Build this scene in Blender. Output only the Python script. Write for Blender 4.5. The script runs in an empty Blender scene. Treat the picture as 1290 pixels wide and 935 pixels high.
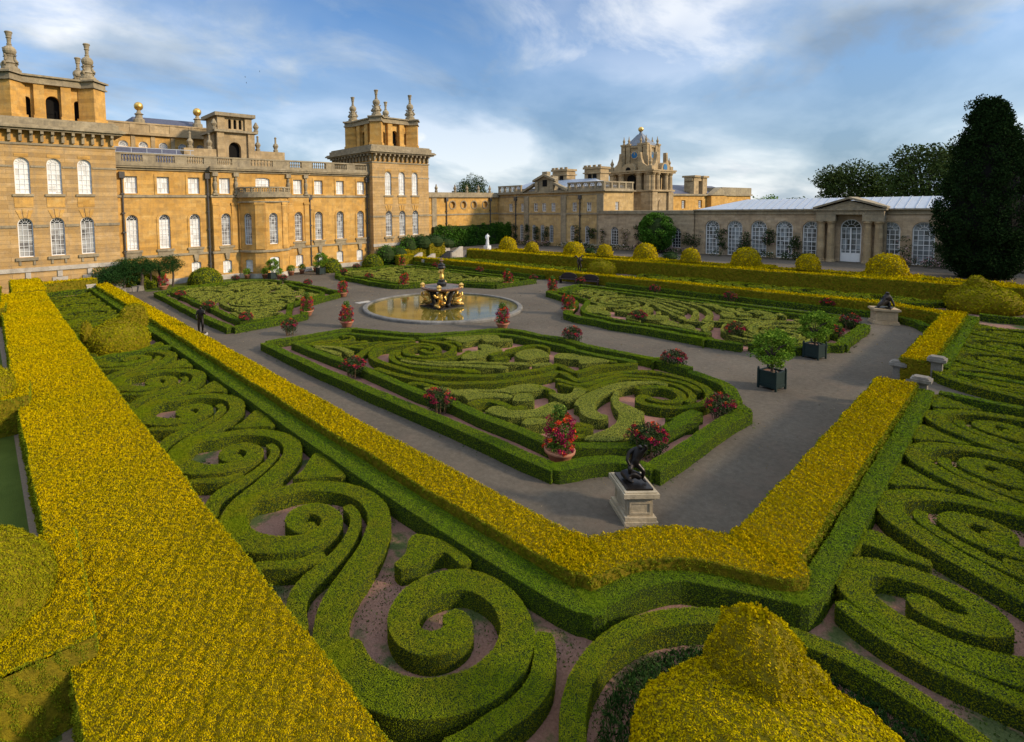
import bpy, math, random
import numpy as np
from mathutils import Vector, Matrix
from mathutils.geometry import tessellate_polygon

rng = np.random.default_rng(7)
random.seed(7)
R_ = math.radians
SC = bpy.context.scene
COL = SC.collection

# ------------------------------------------------------------------ camera
FPX, PX0, PY0 = 665.026, 530.455, 303.248            # focal length and principal point of the 1290 x 935 photograph
CR = np.array([0.76640338, -0.64217509, -0.01539523])
CU = np.array([0.05227332, 0.03846252, 0.99789185])
CF = np.array([0.64022914, 0.76559244, -0.06304642])
CAM = np.array([0., 0., 8.])
cd = bpy.data.cameras.new('camera')
cd.sensor_fit = 'HORIZONTAL'; cd.sensor_width = 36.0
cd.lens = FPX / 1290 * 36
cd.shift_x = (645 - PX0) / 1290
cd.shift_y = (PY0 - 467.5) / 1290
cd.clip_start = 0.1; cd.clip_end = 6000
cam = bpy.data.objects.new('camera', cd); COL.objects.link(cam)
M4 = Matrix.Identity(4)
for i in range(3):
    M4[i][0], M4[i][1], M4[i][2], M4[i][3] = CR[i], CU[i], -CF[i], CAM[i]
cam.matrix_world = M4
SC.camera = cam

# ------------------------------------------------------------------ light
SUN_EL, SUN_DIR = 25.0, (0.50, -0.86)                  # low sun behind the camera, on the palace front
az = math.atan2(SUN_DIR[0], SUN_DIR[1])
el = R_(SUN_EL)
sv = Vector((math.sin(az) * math.cos(el), math.cos(az) * math.cos(el), math.sin(el)))
sl = bpy.data.lights.new('sun', 'SUN'); sl.energy = 2.9; sl.angle = R_(6); sl.color = (1.0, 0.84, 0.62)
so = bpy.data.objects.new('sun', sl); COL.objects.link(so)
so.rotation_euler = sv.to_track_quat('Z', 'Y').to_euler()

W = bpy.data.worlds.new('World'); SC.world = W; W.use_nodes = True
nt = W.node_tree; nt.nodes.clear()
def wn(t, **k):
    n = nt.nodes.new(t)
    for a, b in k.items(): setattr(n, a, b)
    return n
def wl(a, b): nt.links.new(a, b)
def wmath(op, a, b=None, clamp=False):
    n = wn('ShaderNodeMath', operation=op); n.use_clamp = clamp
    for i, v in enumerate((a, b)):
        if v is None: continue
        if isinstance(v, (int, float)): n.inputs[i].default_value = v
        else: wl(v, n.inputs[i])
    return n.outputs[0]
sky = wn('ShaderNodeTexSky', sky_type='NISHITA'); sky.sun_disc = False
sky.sun_elevation = el; sky.sun_rotation = az
sky.air_density = 1.0; sky.dust_density = 0.6; sky.ozone_density = 2.0
tc = wn('ShaderNodeTexCoord'); sep = wn('ShaderNodeSeparateXYZ'); wl(tc.outputs['Generated'], sep.inputs[0])
zz = wmath('MAXIMUM', sep.outputs[2], 0.0)
den = wmath('ADD', zz, 0.30)
comb = wn('ShaderNodeCombineXYZ')
wl(wmath('DIVIDE', sep.outputs[0], den), comb.inputs[0]); wl(wmath('DIVIDE', sep.outputs[1], den), comb.inputs[1])
def cloud_noise(scale, sx, sy, rot, loc, detail, rough, dist):
    mp = wn('ShaderNodeMapping'); mp.inputs['Scale'].default_value = (sx, sy, 1); mp.inputs['Rotation'].default_value = (0, 0, R_(rot))
    mp.inputs['Location'].default_value = (loc[0], loc[1], 0); wl(comb.outputs[0], mp.inputs[0])
    n = wn('ShaderNodeTexNoise'); n.inputs['Scale'].default_value = scale; n.inputs['Detail'].default_value = detail
    n.inputs['Roughness'].default_value = rough; n.inputs['Distortion'].default_value = dist
    wl(mp.outputs[0], n.inputs['Vector']); return n.outputs['Fac']
def ramp(fac, stops):
    r = wn('ShaderNodeValToRGB'); e = r.color_ramp.elements
    while len(e) < len(stops): e.new(0.5)
    for i, (p, c) in enumerate(stops):
        e[i].position = p; e[i].color = (c, c, c, 1) if not isinstance(c, tuple) else (*c, 1)
    wl(fac, r.inputs[0]); return r.outputs[0]
big = ramp(cloud_noise(0.55, 1, 1.35, -52, (2.2, 0.9), 5, 0.55, 0.35), [(0.42, 0.0), (0.58, 1.0)])
fine = ramp(cloud_noise(1.7, 0.9, 1.3, -50, (0.4, 5.2), 9, 0.62, 0.4), [(0.43, 0.0), (0.62, 1.0)])
shade = cloud_noise(1.15, 1, 1.4, -50, (4.4, 2.6), 6, 0.52, 0.3)
cov = wmath('ADD', wmath('MULTIPLY', big, 0.58), wmath('MULTIPLY', fine, 0.58), True)
low = ramp(sep.outputs[2], [(0.0, 0.92), (0.14, 0.62), (0.34, 0.0)])      # a closed bank of cloud toward the horizon
cov = wmath('MULTIPLY', wmath('MAXIMUM', cov, low), 0.94, True)
ccol = ramp(shade, [(0.36, (1.8, 2.4, 3.2)), (0.50, (3.5, 4.1, 4.75)), (0.63, (6.9, 7.0, 7.1))])
blue = wn('ShaderNodeMixRGB', blend_type='MULTIPLY'); blue.inputs[0].default_value = 1.0
wl(sky.outputs[0], blue.inputs[1]); blue.inputs[2].default_value = (0.66, 0.88, 1.10, 1)
mixc = wn('ShaderNodeMixRGB'); wl(cov, mixc.inputs[0]); wl(blue.outputs[0], mixc.inputs[1]); wl(ccol, mixc.inputs[2])
# unseen sky overhead brightened and warmed as added top light, duller lower down
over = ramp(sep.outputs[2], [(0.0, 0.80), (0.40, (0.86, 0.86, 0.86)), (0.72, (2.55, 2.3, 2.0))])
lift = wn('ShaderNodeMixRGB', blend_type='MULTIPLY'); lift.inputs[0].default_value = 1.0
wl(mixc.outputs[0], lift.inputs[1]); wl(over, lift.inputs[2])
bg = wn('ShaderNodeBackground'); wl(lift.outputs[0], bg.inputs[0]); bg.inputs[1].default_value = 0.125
out = wn('ShaderNodeOutputWorld'); wl(bg.outputs[0], out.inputs[0])

SC.view_settings.view_transform = 'Standard'
try: SC.view_settings.look = 'None'
except TypeError: pass
SC.view_settings.exposure = 0.58; SC.view_settings.gamma = 1.0
SC.view_settings.use_curve_mapping = False
SC.cycles.max_bounces = 5; SC.cycles.diffuse_bounces = 3; SC.cycles.glossy_bounces = 2
SC.cycles.caustics_reflective = False; SC.cycles.caustics_refractive = False

# ------------------------------------------------------------------ pixel of the photograph -> point of the place
def ray(x, y): return (x - PX0) / FPX * CR - (y - PY0) / FPX * CU + CF
def G(x, y, h=0.):                                    # on the level plane z = h
    d = ray(x, y); p = CAM + d * (h - 8.) / d[2]; return np.array([p[0], p[1]])
def onY(x, y, Y): d = ray(x, y); return CAM + d * Y / d[1]
def onX(x, y, X): d = ray(x, y); return CAM + d * X / d[0]

# ------------------------------------------------------------------ scene helpers
def link(o):
    COL.objects.link(o); return o
def tag(o, label=None, cat=None, group=None, kind=None):
    if label: o['label'] = label
    if cat: o['category'] = cat
    if group: o['group'] = group
    if kind: o['kind'] = kind
    return o
def thing(name, label, cat, loc=(0, 0, 0), rz=0., group=None):
    o = link(bpy.data.objects.new(name, None)); o.location = [float(v) for v in loc]; o.rotation_euler = (0, 0, rz)
    o.empty_display_size = 0.3
    return tag(o, label, cat, group)
def dup(root, loc, rz=0., label=None, group=None, sc=None):
    r = link(root.copy()); r.location = [float(v) for v in loc]; r.rotation_euler = (0, 0, rz)
    if sc is not None: r.scale = sc if hasattr(sc, '__len__') else (sc, sc, sc)
    tag(r, label, None, group)
    for ch in list(root.children):
        c = link(ch.copy()); c.parent = r
        for g in ch.children:
            d = link(g.copy()); d.parent = c
    return r
def setparent(o, parent, world=True):
    o.parent = parent
    if world:
        w = Matrix.Identity(4); ch = []; p = parent
        while p: ch.append(p); p = p.parent
        for p in reversed(ch): w = w @ p.matrix_parent_inverse @ Matrix.Translation(p.location)
        o.matrix_parent_inverse = w.inverted()
    return o

class MB:
    def __init__(s): s.V = []; s.n = 0; s.L = []; s.T = []; s.M = []; s.off = None
    def faces(s, verts, faces, mat=0):
        verts = np.asarray(verts, float).reshape(-1, 3)
        for f in faces:
            s.L.append(np.asarray(f) + s.n); s.T.append(np.array([len(f)])); s.M.append(np.array([mat]))
        s.V.append(verts); s.n += len(verts)
    def quads(s, Q, mat=0):
        Q = np.asarray(Q, float)
        if not len(Q): return
        k = Q.shape[1]; m = len(Q)
        s.V.append(Q.reshape(-1, 3)); s.L.append(np.arange(m * k) + s.n); s.T.append(np.full(m, k)); s.M.append(np.full(m, mat))
        s.n += m * k
    def box(s, x0, x1, y0, y1, z0, z1, mat=0):
        v = [(x, y, z) for z in (z0, z1) for y in (y0, y1) for x in (x0, x1)]
        s.faces(v, [(0, 2, 3, 1), (4, 5, 7, 6), (0, 1, 5, 4), (2, 6, 7, 3), (0, 4, 6, 2), (1, 3, 7, 5)], mat)
    def frustum(s, c, a, b, z0, z1, a2, b2, mat=0):
        v = [(c[0] + i * A, c[1] + j * B, z) for z, A, B in ((z0, a, b), (z1, a2, b2)) for j in (-1, 1) for i in (-1, 1)]
        s.faces(v, [(0, 2, 3, 1), (4, 5, 7, 6), (0, 1, 5, 4), (2, 6, 7, 3), (0, 4, 6, 2), (1, 3, 7, 5)], mat)
    def lathe(s, prof, c=(0, 0, 0), seg=12, mat=0, cap=True):
        a = np.linspace(0, 2 * np.pi, seg, endpoint=False)
        V = [(c[0] + r * np.cos(t), c[1] + r * np.sin(t), c[2] + z) for r, z in prof for t in a]
        F = []
        for i in range(len(prof) - 1):
            for j in range(seg):
                k = (j + 1) % seg; F.append((i * seg + j, i * seg + k, (i + 1) * seg + k, (i + 1) * seg + j))
        if cap:
            F.append(tuple(range((len(prof) - 1) * seg, len(prof) * seg))); F.append(tuple(reversed(range(seg))))
        s.faces(V, F, mat)
    def tube(s, pts, rad, seg=6, mat=0):
        pts = [np.asarray(p, float) for p in pts]; n = len(pts)
        rad = rad if hasattr(rad, '__len__') else [rad] * n
        V = []; a = np.linspace(0, 2 * np.pi, seg, endpoint=False)
        for i, p in enumerate(pts):
            t = pts[min(i + 1, n - 1)] - pts[max(i - 1, 0)]; t = t / (np.linalg.norm(t) + 1e-9)
            u = np.cross(t, (0, 0, 1) if abs(t[2]) < .9 else (1, 0, 0)); u /= np.linalg.norm(u); w = np.cross(t, u)
            V += [p + rad[i] * (np.cos(q) * u + np.sin(q) * w) for q in a]
        F = [(i * seg + j, i * seg + (j + 1) % seg, (i + 1) * seg + (j + 1) % seg, (i + 1) * seg + j) for i in range(n - 1) for j in range(seg)]
        F += [tuple(reversed(range(seg))), tuple(range((n - 1) * seg, n * seg))]
        s.faces(V, F, mat)
    def prism(s, poly, z0, z1, mat=0, mat_side=None):
        p = [(float(a), float(b)) for a, b in poly]; n = len(p)
        tri = tessellate_polygon([[Vector((a, b, 0)) for a, b in p]])
        V = [(a, b, z1) for a, b in p] + [(a, b, z0) for a, b in p]
        s.faces(V, [tuple(t) for t in tri], mat)
        s.faces(V, [(i, (i + 1) % n, n + (i + 1) % n, n + i) for i in range(n)], mat if mat_side is None else mat_side)
    def build(s, name, mats, parent=None, smooth=False, world=True):
        me = bpy.data.meshes.new(name)
        V = np.concatenate(s.V).astype(np.float32); L = np.concatenate(s.L).astype(np.int32); T = np.concatenate(s.T).astype(np.int32); Mi = np.concatenate(s.M).astype(np.int32)
        me.vertices.add(len(V)); me.vertices.foreach_set('co', V.ravel())
        me.loops.add(len(L)); me.loops.foreach_set('vertex_index', L)
        me.polygons.add(len(T)); st = np.concatenate([[0], np.cumsum(T)[:-1]]).astype(np.int32)
        me.polygons.foreach_set('loop_start', st); me.polygons.foreach_set('loop_total', T)
        me.polygons.foreach_set('material_index', Mi)
        me.polygons.foreach_set('use_smooth', np.full(len(T), bool(smooth)))
        for m in (mats if isinstance(mats, (list, tuple)) else [mats]): me.materials.append(m)
        me.update(calc_edges=True); me.validate()
        o = link(bpy.data.objects.new(name, me))
        if parent is not None: setparent(o, parent, world)
        return o

class Frame:                                          # a wall plane: u along it, v up, d out of it
    def __init__(s, o, u, n): s.o = np.array(o, float); s.u = np.array(u, float); s.n = np.array(n, float)
    def P(s, u, v, d=0.): return s.o + s.u * u + np.array([0, 0, v]) + s.n * d
    def rot(s): return math.atan2(s.u[1], s.u[0])
def fbox(mb, F, u0, u1, v0, v1, d0, d1, mat=0):
    V = [F.P(u, v, d) for d in (d0, d1) for v in (v0, v1) for u in (u0, u1)]
    mb.faces(V, [(0, 2, 3, 1), (4, 5, 7, 6), (0, 1, 5, 4), (2, 6, 7, 3), (0, 4, 6, 2), (1, 3, 7, 5)], mat)
def fpoly(mb, F, poly, d0, d1, mat=0):
    n = len(poly); tri = tessellate_polygon([[Vector((a, b, 0)) for a, b in poly]])
    V = [F.P(a, b, d1) for a, b in poly] + [F.P(a, b, d0) for a, b in poly]
    mb.faces(V, [tuple(t) for t in tri] + [tuple(n + i for i in t) for t in tri] + [(i, (i + 1) % n, n + (i + 1) % n, n + i) for i in range(n)], mat)
def arch(u0, u1, v0, v1, rise=None, seg=10):
    r = (u1 - u0) / 2; rise = r if rise is None else rise; c = (u0 + u1) / 2
    if rise <= 0: return [(u0, v0), (u1, v0), (u1, v1), (u0, v1)]
    return [(u0, v0), (u1, v0)] + [(c + r * math.cos(t), v1 - rise + rise * math.sin(t)) for t in np.linspace(0, math.pi, seg + 1)]
def wall(mb, F, outline, holes, depth=0.3, d=0., mat=0, rmat=None):
    loops = [outline] + holes
    tri = tessellate_polygon([[Vector((a, b, 0)) for a, b in l] for l in loops])
    flat = [p for l in loops for p in l]
    mb.faces([F.P(a, b, d) for a, b in flat], [tuple(t) for t in tri], mat)
    for h in holes:
        n = len(h); V = [F.P(a, b, d) for a, b in h] + [F.P(a, b, d - depth) for a, b in h]
        mb.faces(V, [(i, (i + 1) % n, n + (i + 1) % n, n + i) for i in range(n)], mat if rmat is None else rmat)
def ring(mb, F, inner, outer, d0, d1, mat=0):         # a flat surround between two outlines of the same length
    n = len(inner); V = [F.P(a, b, dd) for dd in (d1, d0) for l in (inner, outer) for a, b in l]
    Q = []
    for i in range(n):
        j = (i + 1) % n
        Q += [(i, j, n + j, n + i), (n + i, n + j, 3 * n + j, 3 * n + i), (i, j, 2 * n + j, 2 * n + i)]
    mb.faces(V, Q, mat)

# ------------------------------------------------------------------ materials
MATS = {}
class NT:
    def __init__(s, name):
        s.m = bpy.data.materials.new(name); s.m.use_nodes = True; s.t = s.m.node_tree; s.t.nodes.clear()
        s.out = s.n('ShaderNodeOutputMaterial'); s.b = s.n('ShaderNodeBsdfPrincipled'); s.l(s.b.outputs[0], s.out.inputs[0])
        MATS[name] = s.m
    def n(s, t, **k):
        n = s.t.nodes.new(t)
        for a, b in k.items(): setattr(n, a, b)
        return n
    def l(s, a, b): s.t.links.new(a, b)
    def set(s, **k):
        for a, v in k.items():
            i = s.b.inputs[a.replace('_', ' ')]
            if hasattr(v, 'is_linked') or hasattr(v, 'links'): s.l(v, i)
            else: i.default_value = (*v, 1) if isinstance(v, tuple) and len(v) == 3 else v
    def pos(s): 
        if not hasattr(s, '_p'): s._p = s.n('ShaderNodeNewGeometry')
        return s._p.outputs['Position']
    def obj(s): return s.n('ShaderNodeTexCoord').outputs['Object']
    def island(s):
        s.pos(); return s._p.outputs['Random Per Island']
    def noise(s, scale, detail=3, rough=.55, vec=None, sc=None):
        v = vec if vec is not None else s.pos()
        if sc:
            m = s.n('ShaderNodeMapping'); m.inputs['Scale'].default_value = sc; s.l(v, m.inputs[0]); v = m.outputs[0]
        n = s.n('ShaderNodeTexNoise'); n.inputs['Scale'].default_value = scale; n.inputs['Detail'].default_value = detail; n.inputs['Roughness'].default_value = rough
        s.l(v, n.inputs['Vector']); return n.outputs['Fac']
    def ramp(s, fac, stops):
        r = s.n('ShaderNodeValToRGB'); e = r.color_ramp.elements
        while len(e) < len(stops): e.new(.5)
        for i, (p, c) in enumerate(stops): e[i].position = p; e[i].color = (*c, 1) if isinstance(c, tuple) else (c, c, c, 1)
        s.l(fac, r.inputs[0]); return r.outputs[0]
    def mix(s, fac, a, b, mode='MIX'):
        n = s.n('ShaderNodeMixRGB', blend_type=mode)
        for i, v in enumerate((fac, a, b)):
            if isinstance(v, (int, float)): n.inputs[i].default_value = v
            elif isinstance(v, tuple): n.inputs[i].default_value = (*v, 1)
            else: s.l(v, n.inputs[i])
        return n.outputs[0]
    def math(s, op, a, b=None):
        n = s.n('ShaderNodeMath', operation=op)
        for i, v in enumerate((a, b)):
            if v is None: continue
            if isinstance(v, (int, float)): n.inputs[i].default_value = v
            else: s.l(v, n.inputs[i])
        return n.outputs[0]
    def bump(s, h, strength=.3, dist=.02):
        b = s.n('ShaderNodeBump'); b.inputs['Strength'].default_value = strength; b.inputs['Distance'].default_value = dist
        s.l(h, b.inputs['Height']); s.l(b.outputs[0], s.b.inputs['Normal'])

def leaf_mat(name, a, b, c, patch=None, pscale=.7, rough=.55, tuft=None):
    t = NT(name)
    col = t.ramp(t.island(), [(0., a), (.5, b), (1., c)])
    if patch:
        f = t.ramp(t.noise(pscale, 4, .6), [(.4, 0.), (.62, 1.)])
        f2 = t.math('MULTIPLY', f, .75)
        col = t.mix(f2, col, t.mix(.6, col, patch))
    if tuft: col = t.mix(t.math('MULTIPLY', t.ramp(t.noise(9, 3, .6), [(.46, 0.), (.64, 1.)]), .7), col, tuft)
    t.set(Base_Color=col, Roughness=.85, Specular_IOR_Level=.0)
    return t.m
def body_mat(name, a, b, scale=9):
    t = NT(name); f = t.noise(scale, 4, .7)
    t.set(Base_Color=t.ramp(f, [(.3, a), (.7, b)]), Roughness=.85, Specular_IOR_Level=.1); t.bump(t.noise(35, 3, .7), .8, .05); return t.m
def stone_mat(name, a, b, stain, row=.45, width=1.1, mortar=.35, stain_amt=.6, course=True, msize=.02):
    t = NT(name); p = t.pos(); sp = t.n('ShaderNodeSeparateXYZ'); t.l(p, sp.inputs[0])
    cb = t.n('ShaderNodeCombineXYZ'); t.l(t.math('ADD', sp.outputs[0], sp.outputs[1]), cb.inputs[0]); t.l(sp.outputs[2], cb.inputs[1])
    big = t.noise(.35, 4, .6); mid = t.noise(2.2, 5, .65)
    col = t.ramp(big, [(.3, a), (.7, b)])
    col = t.mix(t.math('MULTIPLY', t.ramp(mid, [(.46, 0.), (.66, 1.)]), .5), col, stain)
    pale = tuple(min(.75, v * 1.12 + .09) for v in b)
    col = t.mix(t.math('MULTIPLY', t.ramp(t.noise(.8, 5, .65, sc=(1., 1., 1.7)), [(.52, 0.), (.72, 1.)]), .5), col, pale)
    st = t.noise(1.1, 6, .7, sc=(1.6, 1.6, .22))
    col = t.mix(t.math('MULTIPLY', t.ramp(st, [(.5, 0.), (.72, 1.)]), stain_amt), col, stain)
    h = mid
    if course:
        br = t.n('ShaderNodeTexBrick'); t.l(cb.outputs[0], br.inputs['Vector']); br.inputs['Scale'].default_value = 1.
        br.inputs['Mortar Size'].default_value = msize; br.inputs['Mortar Smooth'].default_value = .3; br.inputs['Brick Width'].default_value = width; br.inputs['Row Height'].default_value = row
        br.inputs['Color1'].default_value = (1, 1, 1, 1); br.inputs['Color2'].default_value = (.70, .69, .68, 1); br.inputs['Mortar'].default_value = (mortar, mortar, mortar, 1)
        br.inputs['Bias'].default_value = -.2
        col = t.mix(1., col, br.outputs['Color'], 'MULTIPLY')
    fine = t.noise(14, 4, .7)
    col = t.mix(.35, col, t.ramp(fine, [(.3, .55), (.7, 1.2)]), 'MULTIPLY')
    t.set(Base_Color=col, Roughness=.9, Specular_IOR_Level=.15); t.bump(t.math('ADD', fine, mid), .5, .03)
    return t.m
def plain(name, col, rough=.6, metal=0., var=.25, scale=6, spec=.4, bump=.15):
    t = NT(name); f = t.noise(scale, 5, .65)
    c2 = tuple(v * (1 - var) for v in col)
    t.set(Base_Color=t.ramp(f, [(.3, c2), (.7, col)]), Roughness=rough, Metallic=metal, Specular_IOR_Level=spec)
    if bump: t.bump(t.noise(scale * 5, 3, .6), bump, .01)
    return t.m

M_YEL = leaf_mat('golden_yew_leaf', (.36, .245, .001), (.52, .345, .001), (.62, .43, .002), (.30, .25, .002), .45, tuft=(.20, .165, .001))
M_TOPI = leaf_mat('olive_yew_leaf', (.14, .14, .004), (.26, .22, .005), (.38, .29, .006), (.15, .16, .005), .9, tuft=(.10, .11, .004))
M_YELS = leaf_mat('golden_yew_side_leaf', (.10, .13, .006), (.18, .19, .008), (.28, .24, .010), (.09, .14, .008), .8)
M_YELB = body_mat('golden_yew_body', (.12, .095, .006), (.26, .19, .008))
M_BOX = leaf_mat('box_leaf', (.110, .145, .004), (.145, .180, .005), (.18, .21, .008), (.22, .175, .010), 1.1, tuft=(.075, .105, .004))
M_BOXP = leaf_mat('pale_box_leaf', (.19, .195, .02), (.25, .25, .035), (.32, .31, .06), (.17, .20, .022), .8)
M_BOXD = leaf_mat('edging_box_leaf', (.080, .135, .005), (.110, .170, .007), (.15, .21, .011), (.16, .175, .010), .9, tuft=(.055, .095, .004))
M_BOXB = body_mat('box_body', (.012, .022, .006), (.035, .055, .012))
M_DARKL = leaf_mat('dark_conifer_leaf', (.007, .017, .005), (.013, .028, .008), (.026, .045, .012), (.014, .026, .008), .5)
M_OAKL = leaf_mat('oak_leaf', (.025, .042, .012), (.045, .072, .018), (.075, .105, .028), (.06, .07, .022), .2)
M_IVYL = leaf_mat('ivy_leaf', (.03, .08, .010), (.055, .135, .014), (.10, .19, .022), (.04, .10, .015), .5)
M_DIVYL = leaf_mat('dark_climber_leaf', (.012, .035, .010), (.022, .058, .014), (.04, .085, .02), (.02, .05, .012), .6)
M_ROSEL = leaf_mat('rose_leaf', (.02, .035, .012), (.035, .055, .018), (.06, .08, .028))
M_CITL = leaf_mat('citrus_leaf', (.06, .12, .012), (.12, .21, .018), (.22, .30, .03))
M_POTL = leaf_mat('bedding_leaf', (.035, .08, .014), (.07, .13, .02), (.16, .22, .03))
M_MAG = leaf_mat('magenta_petal', (.13, .006, .025), (.26, .010, .045), (.36, .02, .075))
M_RED = leaf_mat('red_petal', (.40, .02, .012), (.58, .045, .02), (.68, .14, .03))
M_ROSEP = leaf_mat('pink_rose_petal', (.42, .20, .20), (.55, .30, .29), (.6, .45, .40))
M_WHTP = leaf_mat('white_rose_petal', (.55, .54, .46), (.65, .63, .56), (.7, .7, .64))
M_BARK = plain('bark', (.09, .065, .045), .9, 0, .5, 12)
M_BRANCH = plain('dry_stem', (.22, .13, .06), .9, 0, .4, 12)
M_WALL = stone_mat('golden_ashlar', (.58, .300, .065), (.68, .385, .105), (.36, .22, .09), .42, 1.1, .84, .6, True, .010)
M_RUST = stone_mat('rusticated_ashlar', (.48, .285, .10), (.58, .365, .15), (.34, .25, .15), .40, 9., .50, .65, True, .016)
M_WALL2 = stone_mat('buff_ashlar', (.50, .320, .120), (.60, .410, .175), (.33, .235, .14), .42, 1.1, .84, .6, True, .010)
M_TRIM = stone_mat('weathered_trim_stone', (.26, .205, .13), (.38, .30, .18), (.15, .125, .09), .6, 1.4, .8, .7, False)
M_GREY = stone_mat('grey_garden_stone', (.44, .315, .185), (.53, .395, .245), (.28, .20, .13), .32, .8, .8, .6, True, .012)
M_GOLDST = stone_mat('pale_clock_stone', (.40, .28, .145), (.50, .36, .19), (.25, .19, .12), .5, 1.2, .8, .5)
M_PALE = stone_mat('pale_plinth_stone', (.42, .36, .28), (.52, .46, .38), (.26, .22, .17), .5, 1.2, .8, .6, False)
M_PED = stone_mat('pedestal_stone', (.46, .37, .24), (.56, .46, .32), (.22, .18, .13), .5, 1., .9, .5, False)
M_WHITE = plain('white_paint', (.78, .77, .74), .5, 0, .06, 3, .4, 0)
M_LEAD = plain('lead_sheet', (.43, .455, .49), .6, .0, .14, 2.5)
M_SLATE = plain('blue_slate', (.085, .085, .12), .6, 0, .4, 4)
M_DARK = plain('dark_interior', (.012, .011, .010), .9, 0, .2, 4, .1, 0)
M_IRON = plain('black_iron', (.02, .02, .02), .5, 0, .3, 9)
M_PIPE = plain('lead_downpipe', (.085, .075, .065), .7, 0, .4, 6)
M_BRONZE = plain('dark_bronze', (.035, .028, .024), .38, .75, .4, 9)
M_GOLD = plain('gilding', (.85, .52, .13), .36, .85, .3, 14, .5, .3)
M_BLKST = plain('black_fountain_metal', (.03, .026, .022), .5, .3, .4, 12)
M_COPPER = plain('brown_basin_stone', (.22, .11, .065), .45, 0, .4, 7)
M_TERRA = plain('terracotta', (.42, .17, .085), .75, 0, .35, 7)
M_TUB = plain('dark_green_paint', (.006, .020, .017), .5, 0, .3, 5)
M_BENCH = plain('dark_bench_paint', (.03, .017, .015), .5, 0, .3, 6)
M_MARBLE = plain('white_marble', (.72, .72, .69), .5, 0, .12, 5)
M_CLOCK = plain('blue_clock_face', (.02, .14, .30), .5, 0, .1, 4, .4, 0)
M_BIRD = plain('bird_feather', (.02, .02, .02), .8, 0, .1, 5)

def pane_mat(name, base, var, dark):
    t = NT(name); sp = t.n('ShaderNodeSeparateXYZ'); t.l(t.pos(), sp.inputs[0])
    cb = t.n('ShaderNodeCombineXYZ')
    t.l(t.math('FLOOR', t.math('MULTIPLY', t.math('ADD', sp.outputs[0], sp.outputs[1]), 2.6)), cb.inputs[0]); t.l(t.math('FLOOR', t.math('MULTIPLY', sp.outputs[2], 1.9)), cb.inputs[1])
    w = t.n('ShaderNodeTexWhiteNoise'); t.l(cb.outputs[0], w.inputs['Vector'])
    t.set(Base_Color=t.ramp(w.outputs['Value'], [(0., dark), (.45, var), (1., base)]), Roughness=.12, Specular_IOR_Level=.5)
    t.bump(t.noise(3, 2), .05, .02); return t.m
M_PANEW = pane_mat('shuttered_pane', (.82, .80, .76), (.72, .69, .64), (.55, .51, .45))
M_PANEG = pane_mat('grey_pane', (.42, .42, .40), (.30, .28, .26), (.10, .09, .085))
M_PANED = pane_mat('dark_pane', (.05, .05, .05), (.03, .03, .03), (.015, .015, .015))
M_PANEO = pane_mat('orangery_pane', (.30, .33, .34), (.17, .18, .18), (.06, .06, .055))

def gravel():
    t = NT('grey_gravel'); sp = t.noise(60, 2, .8); big = t.noise(.25, 4, .6); fine = t.noise(5, 6, .75)
    col = t.ramp(big, [(.3, (.092, .074, .054)), (.7, (.128, .104, .076))])
    col = t.mix(.55, col, t.ramp(fine, [(.3, .55), (.7, 1.4)]), 'MULTIPLY')
    col = t.mix(t.math('MULTIPLY', t.ramp(t.noise(.9, 5, .7), [(.5, 0.), (.7, 1.)]), .4), col, (.15, .105, .075))
    col = t.mix(t.ramp(t.noise(26, 2, .9), [(.70, 0.), (.76, 1.)]), col, (.36, .32, .28))
    t.set(Base_Color=col, Roughness=.95, Specular_IOR_Level=.1); t.bump(t.noise(45, 3, .8), .7, .02); return t.m
M_GRAVEL = gravel()
def soil():
    t = NT('red_gravel_bed'); fine = t.noise(30, 4, .8); big = t.noise(.9, 4, .6)
    col = t.ramp(fine, [(.3, (.22, .092, .062)), (.7, (.38, .19, .14))])
    col = t.mix(t.math('MULTIPLY', t.ramp(big, [(.45, 0.), (.65, 1.)]), .5), col, (.10, .075, .05))
    t.set(Base_Color=col, Roughness=.95, Specular_IOR_Level=.1); t.bump(fine, .6, .02); return t.m
M_SOIL = soil()
def ringsoil():
    t = NT('weedy_red_gravel'); fine = t.noise(22, 5, .8); big = t.noise(.8, 5, .7)
    col = t.ramp(fine, [(.3, (.16, .080, .053)), (.7, (.31, .175, .125))])
    weed = t.ramp(fine, [(.3, (.035, .055, .012)), (.7, (.11, .125, .045))])
    col = t.mix(t.ramp(big, [(.50, 0.), (.60, 1.)]), col, weed)
    t.set(Base_Color=col, Roughness=.95, Specular_IOR_Level=.1); t.bump(fine, .8, .03); return t.m
M_RSOIL = ringsoil()
def lawn(name, a, b):
    t = NT(name); f = t.noise(1.2, 5, .65); g = t.noise(40, 3, .8)
    col = t.mix(.5, t.ramp(f, [(.3, a), (.7, b)]), t.ramp(g, [(.3, .55), (.7, 1.3)]), 'MULTIPLY')
    t.set(Base_Color=col, Roughness=.9, Specular_IOR_Level=.1); t.bump(g, .7, .03); return t.m
M_LAWN = lawn('mown_lawn', (.065, .090, .012), (.10, .13, .020))
M_FIELD = lawn('park_grass', (.05, .08, .02), (.09, .11, .03))
M_GRIT = plain('pale_grit', (.27, .19, .12), .95, 0, .4, 20)
M_STEP = plain('worn_step_stone', (.16, .14, .125), .9, 0, .4, 5)
def water():
    t = NT('pool_water'); f = t.noise(.7, 4, .6)
    t.set(Base_Color=t.ramp(f, [(.35, (.085, .068, .010)), (.65, (.155, .120, .022))]), Roughness=.07, Specular_IOR_Level=.5)
    t.bump(t.noise(2.5, 3, .6), .06, .03); return t.m
M_WATER = water()
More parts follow.
